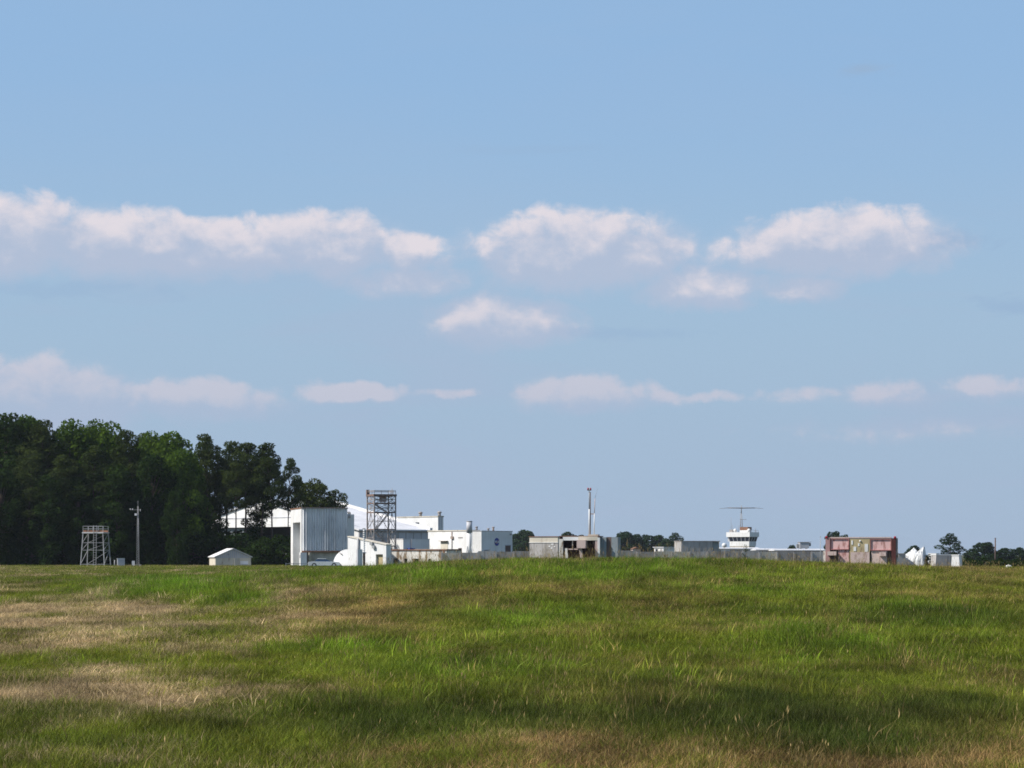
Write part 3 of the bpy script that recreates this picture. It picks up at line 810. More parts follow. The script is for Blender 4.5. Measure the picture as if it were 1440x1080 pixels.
def lattice_mast():
    Y = 334
    e = thing('lattice_mast', 'slim grey lattice mast with wind sensors before the dark wood', 'mast', (PX(194, Y), Y, 0))
    H = PZ(712, Y)
    c = [(math.cos(a), math.sin(a)) for a in (-.5, -.5 + 2.094, -.5 + 4.189)]
    R = lambda z: .17 * (1 - z / H) + .06
    m = MB(); N = 26
    for a in c: m.tube((a[0] * R(0), a[1] * R(0), 0), (a[0] * R(H), a[1] * R(H), H), .032, .022, 6)
    for k in range(N):
        z0, z1 = H * k / N, H * (k + 1) / N
        for i in range(3):
            a, b = c[i], c[(i + 1) % 3]
            m.tube((a[0] * R(z0), a[1] * R(z0), z0), (b[0] * R(z1), b[1] * R(z1), z1), .014, .014, 4)
            m.tube((a[0] * R(z1), a[1] * R(z1), z1), (b[0] * R(z1), b[1] * R(z1), z1), .014, .014, 4)
    m.build('lattice', M['galv'], e)
    MB().tube((0, 0, H), (0, 0, PZ(704, Y)), .03, .015).build('spike', M['galv'], e)
    za = PZ(717, Y)
    MB().tube((-1.1, 0, za), (.35, 0, za), .022).build('cross_arm', M['galv'], e)
    for x in (-1.05, -.75):
        MB().sphere((x, 0, za + .10), .085, 10, 6).tube((x, 0, za), (x, 0, za + .1), .03).build('wind_sensor', M['white'], e)
    MB().box(-.45, -.16, -.14, .14, PZ(725, Y), PZ(722, Y)).build('instrument_box', M['white'], e)
    MB().tube((.33, 0, za - .2), (.33, 0, za + .1), .04).build('vane', M['white'], e)
    MB().box(-.55, .45, -.45, .45, -.1, .35).build('footing', M['concrete'], e)
    MB().box(-.72, -.35, -.75, -.47, 0, .85).build('control_box', M['alu'], e)
lattice_mast()

def shed():
    C = Corner('shed', 'little white gabled shed at the edge of the wood', 'shed', 303, 335, 15)
    e = C.e; U = C.R(353); V = C.L(294.3)
    ze = C.Z(783.5); za = C.Z(772)
    MB().prism([(0, 0), (U, 0), (U, ze), (U / 2, za - .08), (0, ze)], 0, V).build('wall', M['cream'], e)
    r = MB(); o = .18; k = (za - ze) / (U / 2)
    for sx in (0, 1):
        a = (-o, ze - o * k + .05) if sx == 0 else (U + o, ze - o * k + .05)
        b = (U / 2, za)
        r.prism([a, b, (b[0], b[1] + .1), (a[0], a[1] + .1)], -o, V + o)
    r.build('roof', M['white'], e)
    p = MB(); n = 18
    for i in range(n):
        x = U * (i + .5) / n; top = ze + (za - ze) * (1 - abs(x - U / 2) / (U / 2)) - .10
        p.box(x - U / n * .38, x + U / n * .38, -.035, -.003, ze - .12, max(ze - .05, top))
    p.build('gable_boards', M['pale_grey'], e)
    MB().box(U * .52, U * .67, -.35, -.004, .0, C.Z(785)).build('porch_cupboard', M['beige'], e)
    MB().box(U * .69, U * .92, -.02, -.003, .0, C.Z(789)).build('door', M['white'], e)
    MB().box(U * .70, U * .90, -.6, -.05, 0, .35).build('step', M['concrete'], e)
    MB().tube((U * .36, -.04, za - .75), (U * .36, -.002, za - .75), .16, .16, 12).build('vent', M['galv'], e)
shed()

# ------------------------------------------------------------------ hangar and white buildings
def hangar():
    C = Corner('hangar', 'large white hangar with shallow gable roof and dark open front behind the pines', 'hangar', 505, 402, 37)
    e = C.e; U = C.R(603); V = C.L(243)
    ze = C.Z(745.5); za = PZ(704, C.Y + V / 2 * math.cos(C.a)); w = .3
    top = lambda v: ze + (za - ze) * (1 - abs(v - V / 2) / (V / 2))
    d0, d1, zd = 6.0, V - 6.0, min(top(6.0), 7.05) - .25
    # long wall facing right, far walls
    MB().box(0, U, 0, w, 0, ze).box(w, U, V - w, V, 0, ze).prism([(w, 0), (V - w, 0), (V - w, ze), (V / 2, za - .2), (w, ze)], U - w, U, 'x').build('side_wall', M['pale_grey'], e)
    g = MB()
    g.prism([(w, 0), (d0, 0), (d0, zd), (d1, zd), (d1, 0), (V - w, 0), (V - w, ze), (V / 2, za - .05), (w, ze)], 0, w, 'x')
    g.build('front_wall', M['white'], e)
    MB().box(-.06, -.003, d0 - 3, d1 + 3, zd + 1.55, zd + 1.7).build('trim', M['pale_grey'], e)
    r = MB(); o = .5
    k = (za - ze) / (V / 2)
    r.prism([(-o, ze - o * k), (V / 2, za), (V / 2, za + .22), (-o, ze - o * k + .22)], -.4, U + .4, 'x')
    r.prism([(V + o, ze - o * k), (V / 2, za), (V / 2, za + .22), (V + o, ze - o * k + .22)], -.4, U + .4, 'x')
    r.build('roof', M['roof_white'], e)
    f = MB()
    f.prism([(-o, ze - o * k + .222), (V / 2, za + .222), (V / 2, za + .55), (-o, ze - o * k + .55)], U - .1, U + .42, 'x')
    f.build('roof_edge', M['white'], e)
    n = 9; s = MB()
    for i in range(n + 1):
        x = U * i / n
        s.box(max(0, x - .05), x + .05, -.06, -.003, 0, ze - .1)
    s.box(0, U, -.10, -.062, ze - .35, ze - .12)
    s.build('wall_ribs', M['greysteel'], e)
    for i in range(5):
        v0 = d0 + .2 + (d1 - d0 - .4) * i / 5
        if i in (1, 2): continue
        MB().box(w + .4, w + .55, v0, v0 + (d1 - d0) / 5 - .15, 0, zd - .1).build('sliding_door', M['bluegrey'], e)
    MB().box(w + 4, w + 4.2, d0, d1, 0, 2.6).build('partition', M['pale_grey'], e)
hangar()

def flat_block():
    C = Corner('tall_white_block', 'tall flat roofed white block rising behind the hangar roof', 'building', 616, 445, 37)
    e = C.e; U = C.R(623.5); V = C.L(535); H = C.Z(727)
    MB().box(0, U, 0, V, 0, H).build('wall', M['white'], e)
    MB().box(-.08, U + .08, -.08, V + .08, H, H + .22).build('coping', M['beige'], e)
    v = C.L(587)
    MB().box(-.05, -.002, v - .55, v + .55, C.Z(738.5), C.Z(734)).build('window', M['glass'], e)
    for q in (587, 617):
        v = max(.6, C.L(q)) if q < 616 else .55
        MB().tube((.7, v, H + .22), (.7, v, H + .75), .28, .28, 10).sphere((.7, v, H + .85), .42, 10, 6, .6).build('roof_vent', M['greysteel'], e)
    p = MB()
    for q in (.25, .6): p.box(U * q - .06, U * q + .06, -.06, -.003, 0, H)
    p.build('pilasters', M['pale_grey'], e)
flat_block()

def low_white():
    C = Corner('low_white_building', 'long low white building with grey stack at its right end', 'building', 664, 386, 37)
    e = C.e; U = C.R(674); V = C.L(602); H = C.Z(746.5)
    MB().box(0, U, 0, V, 0, H).build('wall', M['white'], e)
    MB().box(-.1, U + .1, -.1, V + .1, H, H + .15).build('coping', M['cream'], e)
    v0, v1 = C.L(630), C.L(620)
    MB().box(-.06, -.003, v0, v1, 0, C.Z(761)).build('door', M['cream'], e)
    MB().box(-.5, -.004, v0 - .1, v1 + .1, C.Z(761) + .03, C.Z(760)).build('canopy', M['greysteel'], e)
    v = C.L(636)
    MB().tube((-.1, v, 0.2), (-.1, v, H - .1), .07).box(-.25, -.003, v - .45, v + .2, C.Z(757.5), C.Z(754)).build('downpipe', M['greysteel'], e)
    v0, v1 = C.L(650.5), C.L(644.5)
    MB().box(-.06, -.003, v0, v1, C.Z(756.5), C.Z(755)).build('louvre', M['greysteel'], e)
low_white()
def stack():
    Y = 371; r = 4.1 / F * Y
    e = thing('exhaust_stack', 'round pale grey exhaust stack beside the emblem block', 'chimney', (PX(660, Y), Y, 0))
    z1 = PZ(749, Y)
    MB().tube((0, 0, 0), (0, 0, z1), r * .82, r * .82, 20).build('lower_pipe', M['white'], e)
    MB().tube((0, 0, z1), (0, 0, PZ(733.5, Y)), r, r, 20).build('barrel', M['pale_grey'], e)
    MB().tube((0, 0, PZ(733.5, Y)), (0, 0, PZ(733.5, Y) + .1), r * 1.08, r * 1.08, 20).build('rim', M['galv'], e)
    m = MB()
    for a in (-2.4, -.7, 2.2): m.bar((r * .8 * math.cos(a), r * .8 * math.sin(a), z1 * .6), (r * 2.6 * math.cos(a), r * 2.6 * math.sin(a), 0), .1)
    m.build('brace', M['white'], e)
stack()
def emblem_block():
    C = Corner('emblem_block', 'white flat roofed block with round blue emblem and dark doorway', 'building', 677, 374, 55)
    e = C.e; U = C.R(720.5); V = C.L(664.5); H = C.Z(747)
    MB().box(0, U, 0, V, 0, H).build('wall', M['white'], e)
    MB().box(-.06, U + .06, -.06, V + .06, H, H + .1).build('coping', M['pale_grey'], e)
    u = C.R(698.5); zc = PZ(762, C.Y + u * math.sin(C.a)); r = 5.6 / F * (C.Y + 2)
    em = MB().tube((u, -.05, zc), (u, -.003, zc), r, r, 32).build('emblem', M['blue'], e)
    cu = bpy.data.curves.new('lettering', 'FONT'); cu.body = 'NASA'; cu.align_x = 'CENTER'; cu.align_y = 'CENTER'
    cu.size = r * .74; cu.extrude = .008; cu.offset = .012
    cu.materials.append(M['white'])
    tx = bpy.data.objects.new('lettering', cu); col.objects.link(tx); tx.parent = em
    tx.location = (u, -.062, zc); tx.rotation_euler = (rad(90), 0, 0)
    sw = MB()
    P = lambda a, b: (u + a * r, zc + b * r)
    sw.prism([P(-1.05, -.12), P(-.35, -.28), P(.25, .35), P(1.05, .72), P(.3, .22), P(-.25, -.50)], -.072, -.055)
    sw.build('swoosh', M['red'], em)
    ring = MB()
    for k in range(28):
        a0, a1 = 2 * math.pi * k / 28 + .5, 2 * math.pi * (k + .7) / 28 + .5
        ring.tube((u + r * .72 * math.cos(a0), -.056, zc + r * .40 * math.sin(a0)), (u + r * .72 * math.cos(a1), -.056, zc + r * .40 * math.sin(a1)), .02, .02, 4)
    ring.build('orbit_line', M['white'], em)
    u0, u1 = C.R(710.5), C.R(718)
    MB().box(u0, u1, -.03, -.002, 0, C.Z(767)).build('door', M['brown'], e)
    MB().box(u0 - .12, u1 + .12, -.06, -.032, C.Z(767), C.Z(767) + .12).build('door_head', M['pale_grey'], e)
    for q, h in ((676, 4.5), (695.5, 2.5), (702.5, 4.5)):
        uu = max(.4, C.R(q)); hh = h / F * C.Y
        MB().tube((uu, 1.2, H + .1), (uu, 1.2, H + .1 + hh), .16, .16, 10).tube((uu, 1.2, H + .1 + hh), (uu, 1.2, H + .25 + hh), .24, .2, 10).build('roof_vent', M['greysteel'], e)
    uu = C.R(683)
    MB().box(uu - .3, uu + .3, -.5, -.01, 0, C.Z(773)).build('meter_box', M['galv'], e)
    uu = C.R(717.5)
    MB().box(uu - .12, uu + .12, -.2, -.004, C.Z(752), C.Z(750)).build('wall_lamp', M['greysteel'], e)
emblem_block()
def annex():
    C = Corner('annex', 'low white annex with long pale grey side below the hangar eave', 'building', 567, 366, 37)
    e = C.e; U = C.R(604); V = C.L(549); H = C.Z(758.5)
    MB().box(0, U, 0, V, 0, H).build('wall', M['white'], e)
    MB().box(-.05, U + .05, -.05, V + .05, H, H + .1).build('coping', M['roof_white'], e)
    u = C.R(578)
    MB().tube((u, -.07, 0), (u, -.07, H), .07).build('downpipe', M['greysteel'], e)
    u = C.R(576)
    MB().box(u - .5, u + .5, -.8, -.1, 0, C.Z(771)).build('air_unit', M['blue'], e)
annex()
def peeling_block():
    C = Corner('peeling_block', 'long low block with peeling white paint and dark openings', 'building', 628, 332, 62)
    e = C.e; U = 4.0; V = C.L(551); H = C.Z(774)
    op = [(553, 558.5), (568, 573), (580, 589), (602, 606)]
    vs = sorted([(C.L(b), C.L(a)) for a, b in op])
    zt = 1.15; zb = .35
    m = MB(); cur = 0.0
    for a, b in vs:
        m.box(0, .4, cur, a, 0, H); m.box(0, .4, a, b, zt, H); m.box(0, .4, a, b, 0, zb); cur = b
    m.box(0, .4, cur, V, 0, H); m.box(.4, U, 0, .4, 0, H); m.box(.4, U, V - .4, V, 0, H); m.box(U - .3, U, .4, V - .4, 0, H)
    m.build('wall', M['peel'], e)
    MB().box(-.12, U, -.1, V + .1, H, H + .16).build('roof', M['rusttrim'], e)
    for a, b in vs:
        MB().box(.3, .36, a, b, zb, zt).build('opening_dark_sheet', M['dark'], e)  # dark sheet, paints the shade inside the opening
    MB().box(-.05, -.003, vs[0][0] - 2.2, vs[0][0] - 1.9, 0, H).build('downpipe', M['rusttrim'], e)
peeling_block()
def roof_pipe():
    Y = 345
    e = thing('pipe_run', 'pale blue pipe run lying along the top of the peeling block', 'pipe', (PX(612, Y), Y, PZ(773.2, Y)), rad(4))
    MB().tube((-3, 0, 0), (3.4, 0, 0), .11, .11, 8).build('pipe', M['bluegrey'], e)
    for x in (-2.2, 2.6):
        MB().box(x - .1, x + .1, -.1, .1, -2.4, -.09).build('support', M['greysteel'], e)
    MB().box(3.3, 3.8, -.3, .3, -.4, .25).build('valve_box', M['rust'], e)
roof_pipe()

def test_screen():
    C = Corner('corrugated_structure', 'tall white concrete structure with big corrugated metal front screen', 'building', 424, 331, 13)
    e = C.e; U = C.R(488.5); V = C.L(409); H = C.Z(715)
    d = 1.6; v0, v1 = V * .12, V * .80; zr = C.Z(734)
    m = MB()
    m.box(d, U, .0, V, 0, H).box(0, d, 0, v0, 0, H).box(0, d, v1, V, 0, H).box(0, d, v0, v1, zr, H)
    m.build('wall', M['white'], e)
    MB().box(-.08, U + .05, -.02, V + .08, H, H + .14).build('coping', M['rusttrim'], e)
    MB().box(.9, 1.0, v0 + .01, v0 + (v1 - v0) * .45, 0, zr).build('recess_panel', M['pale_grey'], e)
    zb = C.Z(774.5)
    # corrugated sheet: a folded strip, real depth
    n = 19; pts = []; rc = random.Random(5)
    for i in range(n):
        x0 = .05 + (U - .1) * i / n; w = (U - .1) / n
        dp = rc.uniform(.12, .28); pts += [(x0, -.22), (x0 + w * rc.uniform(.12, .2), -.22), (x0 + w * rc.uniform(.52, .6), -.22 - dp), (x0 + w * .74, -.22 - dp)]
    pts.append((U - .05, -.22))
    poly = pts + [(U - .05, -.12), (.05, -.12)]
    MB().prism(poly, zb, H - .02, 'z').build('corrugated_screen', M['corr'], e)
    MB().box(.0, U + .02, -.56, -.06, H - .01, H + .1).build('screen_cap', M['greysteel'], e)
    MB().box(0, U, -.5, -.004, zb - .22, zb - .02).build('ledge', M['rusttrim'], e)
    MB().box(U * .06, U, -.02, -.003, 0, zb - .24).build('lower_wall', M['beige'], e)
    MB().box(-.3, .55, -1.2, -.025, 0, zb - .25).build('pillar', M['white'], e)
    MB().box(-.31, -.29, -.95, -.45, zb - 1.0, zb - .55).build('pillar_window', M['dark'], e)
    MB().prism([(-1.2, zb - .25), (-.03, zb - .25), (-.03, 0), (-.5, 0)], .9, 1.2, 'x').build('buttress', M['beige'], e)
    zs = C.Z(723)
    MB().box(U + .02, U + 1.0, .3, 2.0, 0, zs).build('side_slab', M['white'], e)
    MB().box(U + .2, U + .45, -.0, .28, zs - .5, zs - .1).build('bracket', M['greysteel'], e)
test_screen()

def fence_rail():
    Y = 326
    e = thing('low_fence', 'low grey railing in the grass before the corrugated structure', 'fence', (PX(402, Y), Y, 0), rad(8))
    MB().box(0, 4.2, -.03, .03, .45, .52).box(0, 4.2, -.03, .03, .15, .2).build('rail', M['galv'], e)
    for k in range(5): MB().box(k * 1.03 - .04, k * 1.03 + .04, -.08, -.035, -.1, .6).build('post', M['galv'], e)
fence_rail()

def scallop():
    C = Corner('round_ended_shelter', 'bright white shelter with quarter round end beside the parked car', 'building', 504, 317, 52)
    e = C.e; V = C.L(468); H = C.Z(772.5)
    poly = [(0, 0), (0, H)]
    poly.append((V * .42, H))
    for k in range(1, 13):
        a = math.pi / 2 * k / 12
        poly.append((V * .42 + V * .58 * math.sin(a), H * math.cos(a) ** .9 if k < 12 else 0))
    MB().prism(poly, 0, .8, 'x').build('shell', M['white'], e)
    v = C.L(480)
    MB().tube((-.12, v - .2, H * .72), (-.12, v + .2, H * .82), .07, .07, 8).build('lamp_bracket', M['greysteel'], e)
    MB().box(-.1, -.003, .0, .25, 0, H).build('edge_trim', M['pale_grey'], e)
scallop()

def mono_building():
    C = Corner('sloped_roof_building', 'white building with downward sloping parapet below the steel tower', 'building', 543, 323, 52)
    e = C.e; U = C.R(550); V = C.L(489); z0 = C.Z(766.5); z1 = C.Z(755, 0, V)
    vo0, vo1 = C.L(538.5), C.L(528.5); zo = C.Z(779.5)
    zt = lambda v: z0 + (z1 - z0) * v / V
    m = MB()
    m.prism([(0, 0), (vo0, 0), (vo0, zo), (vo1, zo), (vo1, 0), (V, 0), (V, z1), (0, z0)], 0, .4, 'x')
    m.box(.4, U, 0, .3, 0, z0).prism([(.3, 0), (V, 0), (V, z1 - .3), (.3, z0 - .3)], U - .3, U, 'x')
    m.prism([(.3, z0 - .5), (V, z1 - .5), (V, z1 - .25), (.3, z0 - .25)], .4, U - .3, 'x')
    m.build('wall', M['white'], e)
    MB().prism([(-.08, z0), (V, z1), (V, z1 + .12), (-.08, z0 + .12)], -.1, U + .05, 'x').build('coping', M['cream'], e)
    MB().box(.32, .39, vo0, vo1, 0, zo).build('door', M['olive'], e)
    for q in (526.5, 523.5):
        v = C.L(q); zz = C.Z(769 if q > 525 else 764)
        MB().box(-.3, -.003, v - .22, v + .22, zz - .22, zz + .18).build('wall_unit', M['galv'], e)
    v = C.L(504.5)
    MB().tube((-.16, v, 0), (-.16, v, C.Z(757)), .16, .16, 10).build('duct', M['galv'], e)
mono_building()

def insulator_pole():
    Y = 318
    e = thing('insulator_pole', 'dark post topped by a stack of white ribbed insulators', 'pole', (PX(512, Y), Y, 0))
    zm = PZ(778, Y); zt = PZ(744, Y)
    MB().box(-.16, .16, -.16, .16, 0, zm).build('post', M['brown'], e)
    MB().box(-.3, .3, -.25, .25, zm, zm + .1).build('cap_plate', M['galv'], e)
    n = 11; m = MB()
    for k in range(n):
        z = zm + .1 + (zt - zm - .1) * k / n; h = (zt - zm) / n
        m.tube((0, 0, z), (0, 0, z + h * .55), .16, .13, 10).tube((0, 0, z + h * .55), (0, 0, z + h), .07, .07, 8)
    m.build('insulator_stack', M['white'], e)
    MB().box(-.2, .2, -.05, .05, zt, zt + .12).build('terminal', M['galv'], e)
insulator_pole()

def parked_car():
    Y = 318.5
    e = thing('parked_car', 'low white car with blue tinted windows parked below the corrugated screen', 'car', (PX(455.5, Y), Y, 0), rad(6))
    L, W = 4.1, 1.65
    MB().prism([(-2.05, .28), (2.05, .28), (2.08, .55), (1.95, .72), (1.0, .80), (-1.45, .82), (-2.0, .74), (-2.08, .5)], -W / 2, W / 2).build('body', M['carwhite'], e)
    MB().prism([(-1.30, .80), (.95, .79), (.30, 1.13), (-.85, 1.15)], -W / 2 + .08, W / 2 - .08).build('window', M['carglass'], e)
    MB().prism([(-.90, 1.13), (.34, 1.115), (.22, 1.21), (-.72, 1.23)], -W / 2 + .05, W / 2 - .05).build('roof', M['carwhite'], e)
    for x in (-1.3, 1.3):
        for y in (-W / 2 - .02, W / 2 - .16):
            w = MB().tube((x, y, .31), (x, y + .18, .31), .31, .31, 18).build('wheel', M['rubber'], e)
            MB().tube((x, y - .012 if y < 0 else y + .192, .31), (x, y + .0 if y < 0 else y + .182, .31), .18, .18, 12).build('rim', M['alu'], w)
    for y in (-.55, .55): MB().box(2.02, 2.10, y - .16, y + .16, .52, .66).build('headlight', M['alu'], e)
parked_car()

# ------------------------------------------------------------------ rusty steel tower
def steel_tower():
    Y = 348; s = F / Y; S = 31.5 / s; a = rad(22)
    e = thing('steel_tower', 'tall rusty brown steel frame tower with stairs and railed top platform', 'tower', (PX(526.5, Y), Y, 0), a)
    zz = [0, PZ(768, Y), PZ(744.5, Y), PZ(720.5, Y), PZ(707.5, Y), PZ(696.5, Y)]
    cs = [(0, 0), (S, 0), (S, S), (0, S)]
    for c in cs: MB().bar((c[0], c[1], 0), (c[0], c[1], zz[-1]), .17).build('leg', M['greysteel'], e)
    m = MB()
    for z in zz[1:5]:
        for p, q in zip(cs, cs[1:] + cs[:1]): m.bar((*p, z), (*q, z), .13, .16)
    m.build('floor_beams', M['rust'], e)
    d = MB()
    for k, (z0, z1) in enumerate(zip(zz[:-1], zz[1:])):
        for p, q in zip(cs, cs[1:] + cs[:1]):
            mid = ((p[0] + q[0]) / 2, (p[1] + q[1]) / 2, z1)
            if k in (0, 1, 2): d.bar((*p, z0), mid, .07); d.bar((*q, z0), mid, .07)
            else: d.bar((*p, z0), (*q, z1), .06); d.bar((*q, z0), (*p, z1), .06)
            zm = (z0 + z1) / 2; d.bar((*p, zm), (*q, zm), .06); d.bar(((p[0] + q[0]) / 2, (p[1] + q[1]) / 2, z0), ((p[0] + q[0]) / 2, (p[1] + q[1]) / 2, z1), .05)
    d.build('bracing', M['greysteel'], e)
    st = MB()
    for k in range(4):
        z0, z1 = zz[k], zz[k + 1]
        x0, x1 = (S * .18, S * .82) if k % 2 == 0 else (S * .82, S * .18)
        y = S * .35 if k % 2 == 0 else S * .62
        for dy in (-.3, .3):
            st.bar((x0, y + dy, z0), (x1, y + dy, z1), .05, .12)
            st.bar((x0, y + dy, z0 + .9), (x1, y + dy, z1 + .9), .05)
        n = 9
        for i in range(n):
            t = (i + .5) / n; st.bar((x0 + (x1 - x0) * t, y - .3, z0 + (z1 - z0) * t), (x0 + (x1 - x0) * t, y + .3, z0 + (z1 - z0) * t), .16, .03)
    st.build('stairs', M['greysteel'], e)
    zp = zz[-1]
    MB().box(-.15, S + .15, -.15, S + .15, zp - .12, zp + .18).build('platform', M['rust'], e)
    MB().box(S * .45, S * .72, S * .4, S * .65, zp - .9, zp - .13).build('hanging_box', M['pinkbox'], e)
    r = MB(); zr = PZ(689.5, Y)
    P = lambda i, t: (cs[i][0] + (cs[(i + 1) % 4][0] - cs[i][0]) * t, cs[i][1] + (cs[(i + 1) % 4][1] - cs[i][1]) * t)
    for i in range(4):
        for t in (0, .33, .66): q = P(i, t); r.bar((*q, zp + .18), (*q, zr), .06)
        for z in (zp + .55, zr): r.bar((*P(i, 0), z), (*P(i, 1), z), .055)
    r.build('railing', M['greysteel'], e)
    MB().box(-.15, .25, S - .3, S + .1, zp + .18, PZ(688, Y)).build('beacon_box', M['rust'], e)
    MB().tube((S * .9, S * .2, zp + .18), (S * .9, S * .2, PZ(686.5, Y)), .05).build('aerial', M['greysteel'], e)
steel_tower()

# ------------------------------------------------------------------ long concrete wall, central bunker
def long_wall():
    x0, Y0, x1, Y1 = PX(622, 300), 300, PX(1166, 306), 306
    a = math.atan2(Y1 - Y0, x1 - x0); L = math.hypot(x1 - x0, Y1 - Y0)
    e = thing('concrete_wall', 'long low weathered grey concrete wall behind the crest of the meadow', 'wall', (x0, Y0, 0), a)
    n = 22; r = random.Random(4)
    for k in range(n):
        u0, u1 = L * k / n, L * (k + 1) / n - .04
        dy = r.uniform(0, .12)
        MB().box(u0, u1, dy, .3 + dy, 0, PZ(776.0 - 1.6 * k / n, Y0 + (Y1 - Y0) * k / n) + r.uniform(-.13, .10)).build('wall_panel', M[r.choice(('concrete', 'concrete', 'concrete2', 'beige'))], e)
    p = MB()
    for k in range(n + 1): p.box(L * k / n - .14, L * k / n + .1, -.12, -.003, 0, 2.0)
    p.build('pilasters', M['concrete'], e)
long_wall()

def banded_block():
    C = Corner('banded_block', 'grey square block with cream painted upper band left of the bunker', 'building', 784.5, 262, 66)
    e = C.e; V = C.L(744.5); U = 2.2; H = C.Z(755); zm = C.Z(763.3)
    MB().box(0, U, 0, V, 0, zm).build('lower_wall', M['concrete'], e)
    MB().box(-.05, U + .05, -.05, V + .05, zm, zm + .06).build('band_edge', M['white'], e)
    MB().box(0, U, 0, V, zm + .06, H).build('upper_wall', M['cream'], e)
    MB().box(-.06, U + .06, -.06, V + .06, H, H + .07).build('coping', M['rusttrim'], e)
    m = MB(); v = C.L(777)
    for k, (dv, dz, w) in enumerate([(0, 0, .3), (.35, -.22, .22), (-.25, -.25, .18), (.1, -.42, .2)]): m.box(-.03, -.004, v + dv - w / 2, v + dv + w / 2, zm - .15 + dz - .07, zm - .15 + dz + .05)
    m.build('paint_patch', M['white'], e)
banded_block()

def bunker():
    Y = 256; s = F / Y
    e = thing('bunker', 'open fronted weathered concrete bunker with dark red inside below two poles', 'bunker', (PX(786, Y), Y, 0), rad(-10))
    X = lambda px: (px - 786) / s / math.cos(rad(10)); Z = lambda py: PZ(py, Y)
    D = 3.0
    MB().box(X(786), X(791.5), 0, .5, 0, Z(758)).build('post', M['peel'], e)
    MB().prism([(X(794.5), Z(771)), (X(797.5), Z(771)), (X(799.5), 0), (X(794), 0)], .1, .5).build('post', M['peel'], e)
    MB().box(X(840), X(843), 0, .5, 0, Z(756)).build('post', M['white'], e)
    MB().box(X(791.5), X(813), .02, .5, Z(760), Z(755)).build('lintel', M['white'], e)
    MB().box(X(813.1), X(840), .01, .6, Z(760), Z(754.5)).build('lintel', M['cream'], e)
    MB().box(X(786), X(843), .1, D, Z(754.4), Z(753.6)).build('roof', M['rusttrim'], e)
    MB().box(X(787), X(842), D - .3, D, 0, Z(754.5)).box(X(786), X(787), .51, D, 0, Z(754.5)).build('back_wall', M['darkred'], e)
    MB().box(X(791.5), X(812), .25, .55, Z(771.5) - .12, Z(771.5)).build('sill', M['pinkbox'], e)
    MB().box(X(804), X(805.2), .2, .35, Z(771.4), Z(760.1)).build('mullion', M['peel'], e)
    MB().box(X(812.2), X(824.5), -.7, 1.2, Z(771), Z(759.6)).build('projecting_box', M['pinkbox'], e)
    MB().prism([(X(814), Z(771.1)), (X(818), Z(771.1)), (X(822), 0), (X(819), 0)], -.2, .2).build('strut', M['pinkbox'], e)
    MB().prism([(X(832), Z(760.1)), (X(834), Z(760.1)), (X(840), Z(780)), (X(838), Z(780))], .3, .5).build('brace', M['rust'], e)
    MB().box(X(836.5), X(839.9), .05, .4, 0, Z(760.1)).build('post', M['pinkbox'], e)
    # right hand side wall, in shade
    MB().box(X(843.1), X(851), .6, D, 0, Z(755.5)).build('side_panel', M['bluegrey'], e)
    MB().box(X(851.1), X(858), .8, D, 0, Z(755.2)).build('side_panel', M['brown'], e)
    MB().box(X(858.1), X(867), .7, D, 0, Z(755.4)).build('side_panel', M['bluegrey'], e)
    MB().box(X(825), X(839), .8, 2.2, Z(753.55), Z(751.4)).build('roof_plinth', M['cream'], e)
bunker()
def beacon_pole():
    Y = 257.5
    z0 = PZ(751.4, Y)
    e = thing('beacon_pole', 'tall pole with red and white obstruction light on the bunker roof', 'pole', (PX(828.7, Y), Y, z0))
    z = lambda py: PZ(py, Y) - z0
    MB().tube((0, 0, 0), (0, 0, z(716)), .075, .07, 10).build('lower_pole', M['white'], e)
    MB().tube((0, 0, z(716)), (0, 0, z(690)), .06, .05, 10).build('upper_pole', M['galv'], e)
    MB().tube((.12, 0, 0.0), (.12, 0, z(693)), .045, .045, 8).box(-.06, .16, -.04, .04, z(693), z(692)).build('cable_conduit', M['rust'], e)
    MB().box(-.2, .2, -.07, .07, z(690), z(689.4)).build('light_bracket', M['galv'], e)
    for x in (-.14, .14):
        MB().tube((x, 0, z(689.4)), (x, 0, z(686)), .085, .075, 12).build('red_light', M['lamp_red'], e)
    MB().box(-.05, .05, -.05, .05, z(689.35), z(686.3)).build('centre_fitting', M['white'], e)
beacon_pole()
def whip_pole():
    Y = 257.2
    z0 = PZ(751.4, Y)
    e = thing('whip_pole', 'thin white pole with slanting whip aerial right of the beacon pole', 'pole', (PX(835.5, Y), Y, z0))
    z = lambda py: PZ(py, Y) - z0
    MB().tube((0, 0, 0), (.03, 0, z(722)), .055, .05, 8).build('lower_pole', M['white'], e)
    MB().tube((.03, 0, z(722)), (.09, 0, z(701)), .04, .035, 8).build('upper_pole', M['pinkbox'], e)
    MB().tube((.09, 0, z(701)), (.36, 0, z(687)), .018, .01, 6).build('whip', M['galv'], e)
    MB().box(-.36, .0, -.03, .03, z(723.5), z(722)).build('tie_arm', M['pinkbox'], e)
whip_pole()

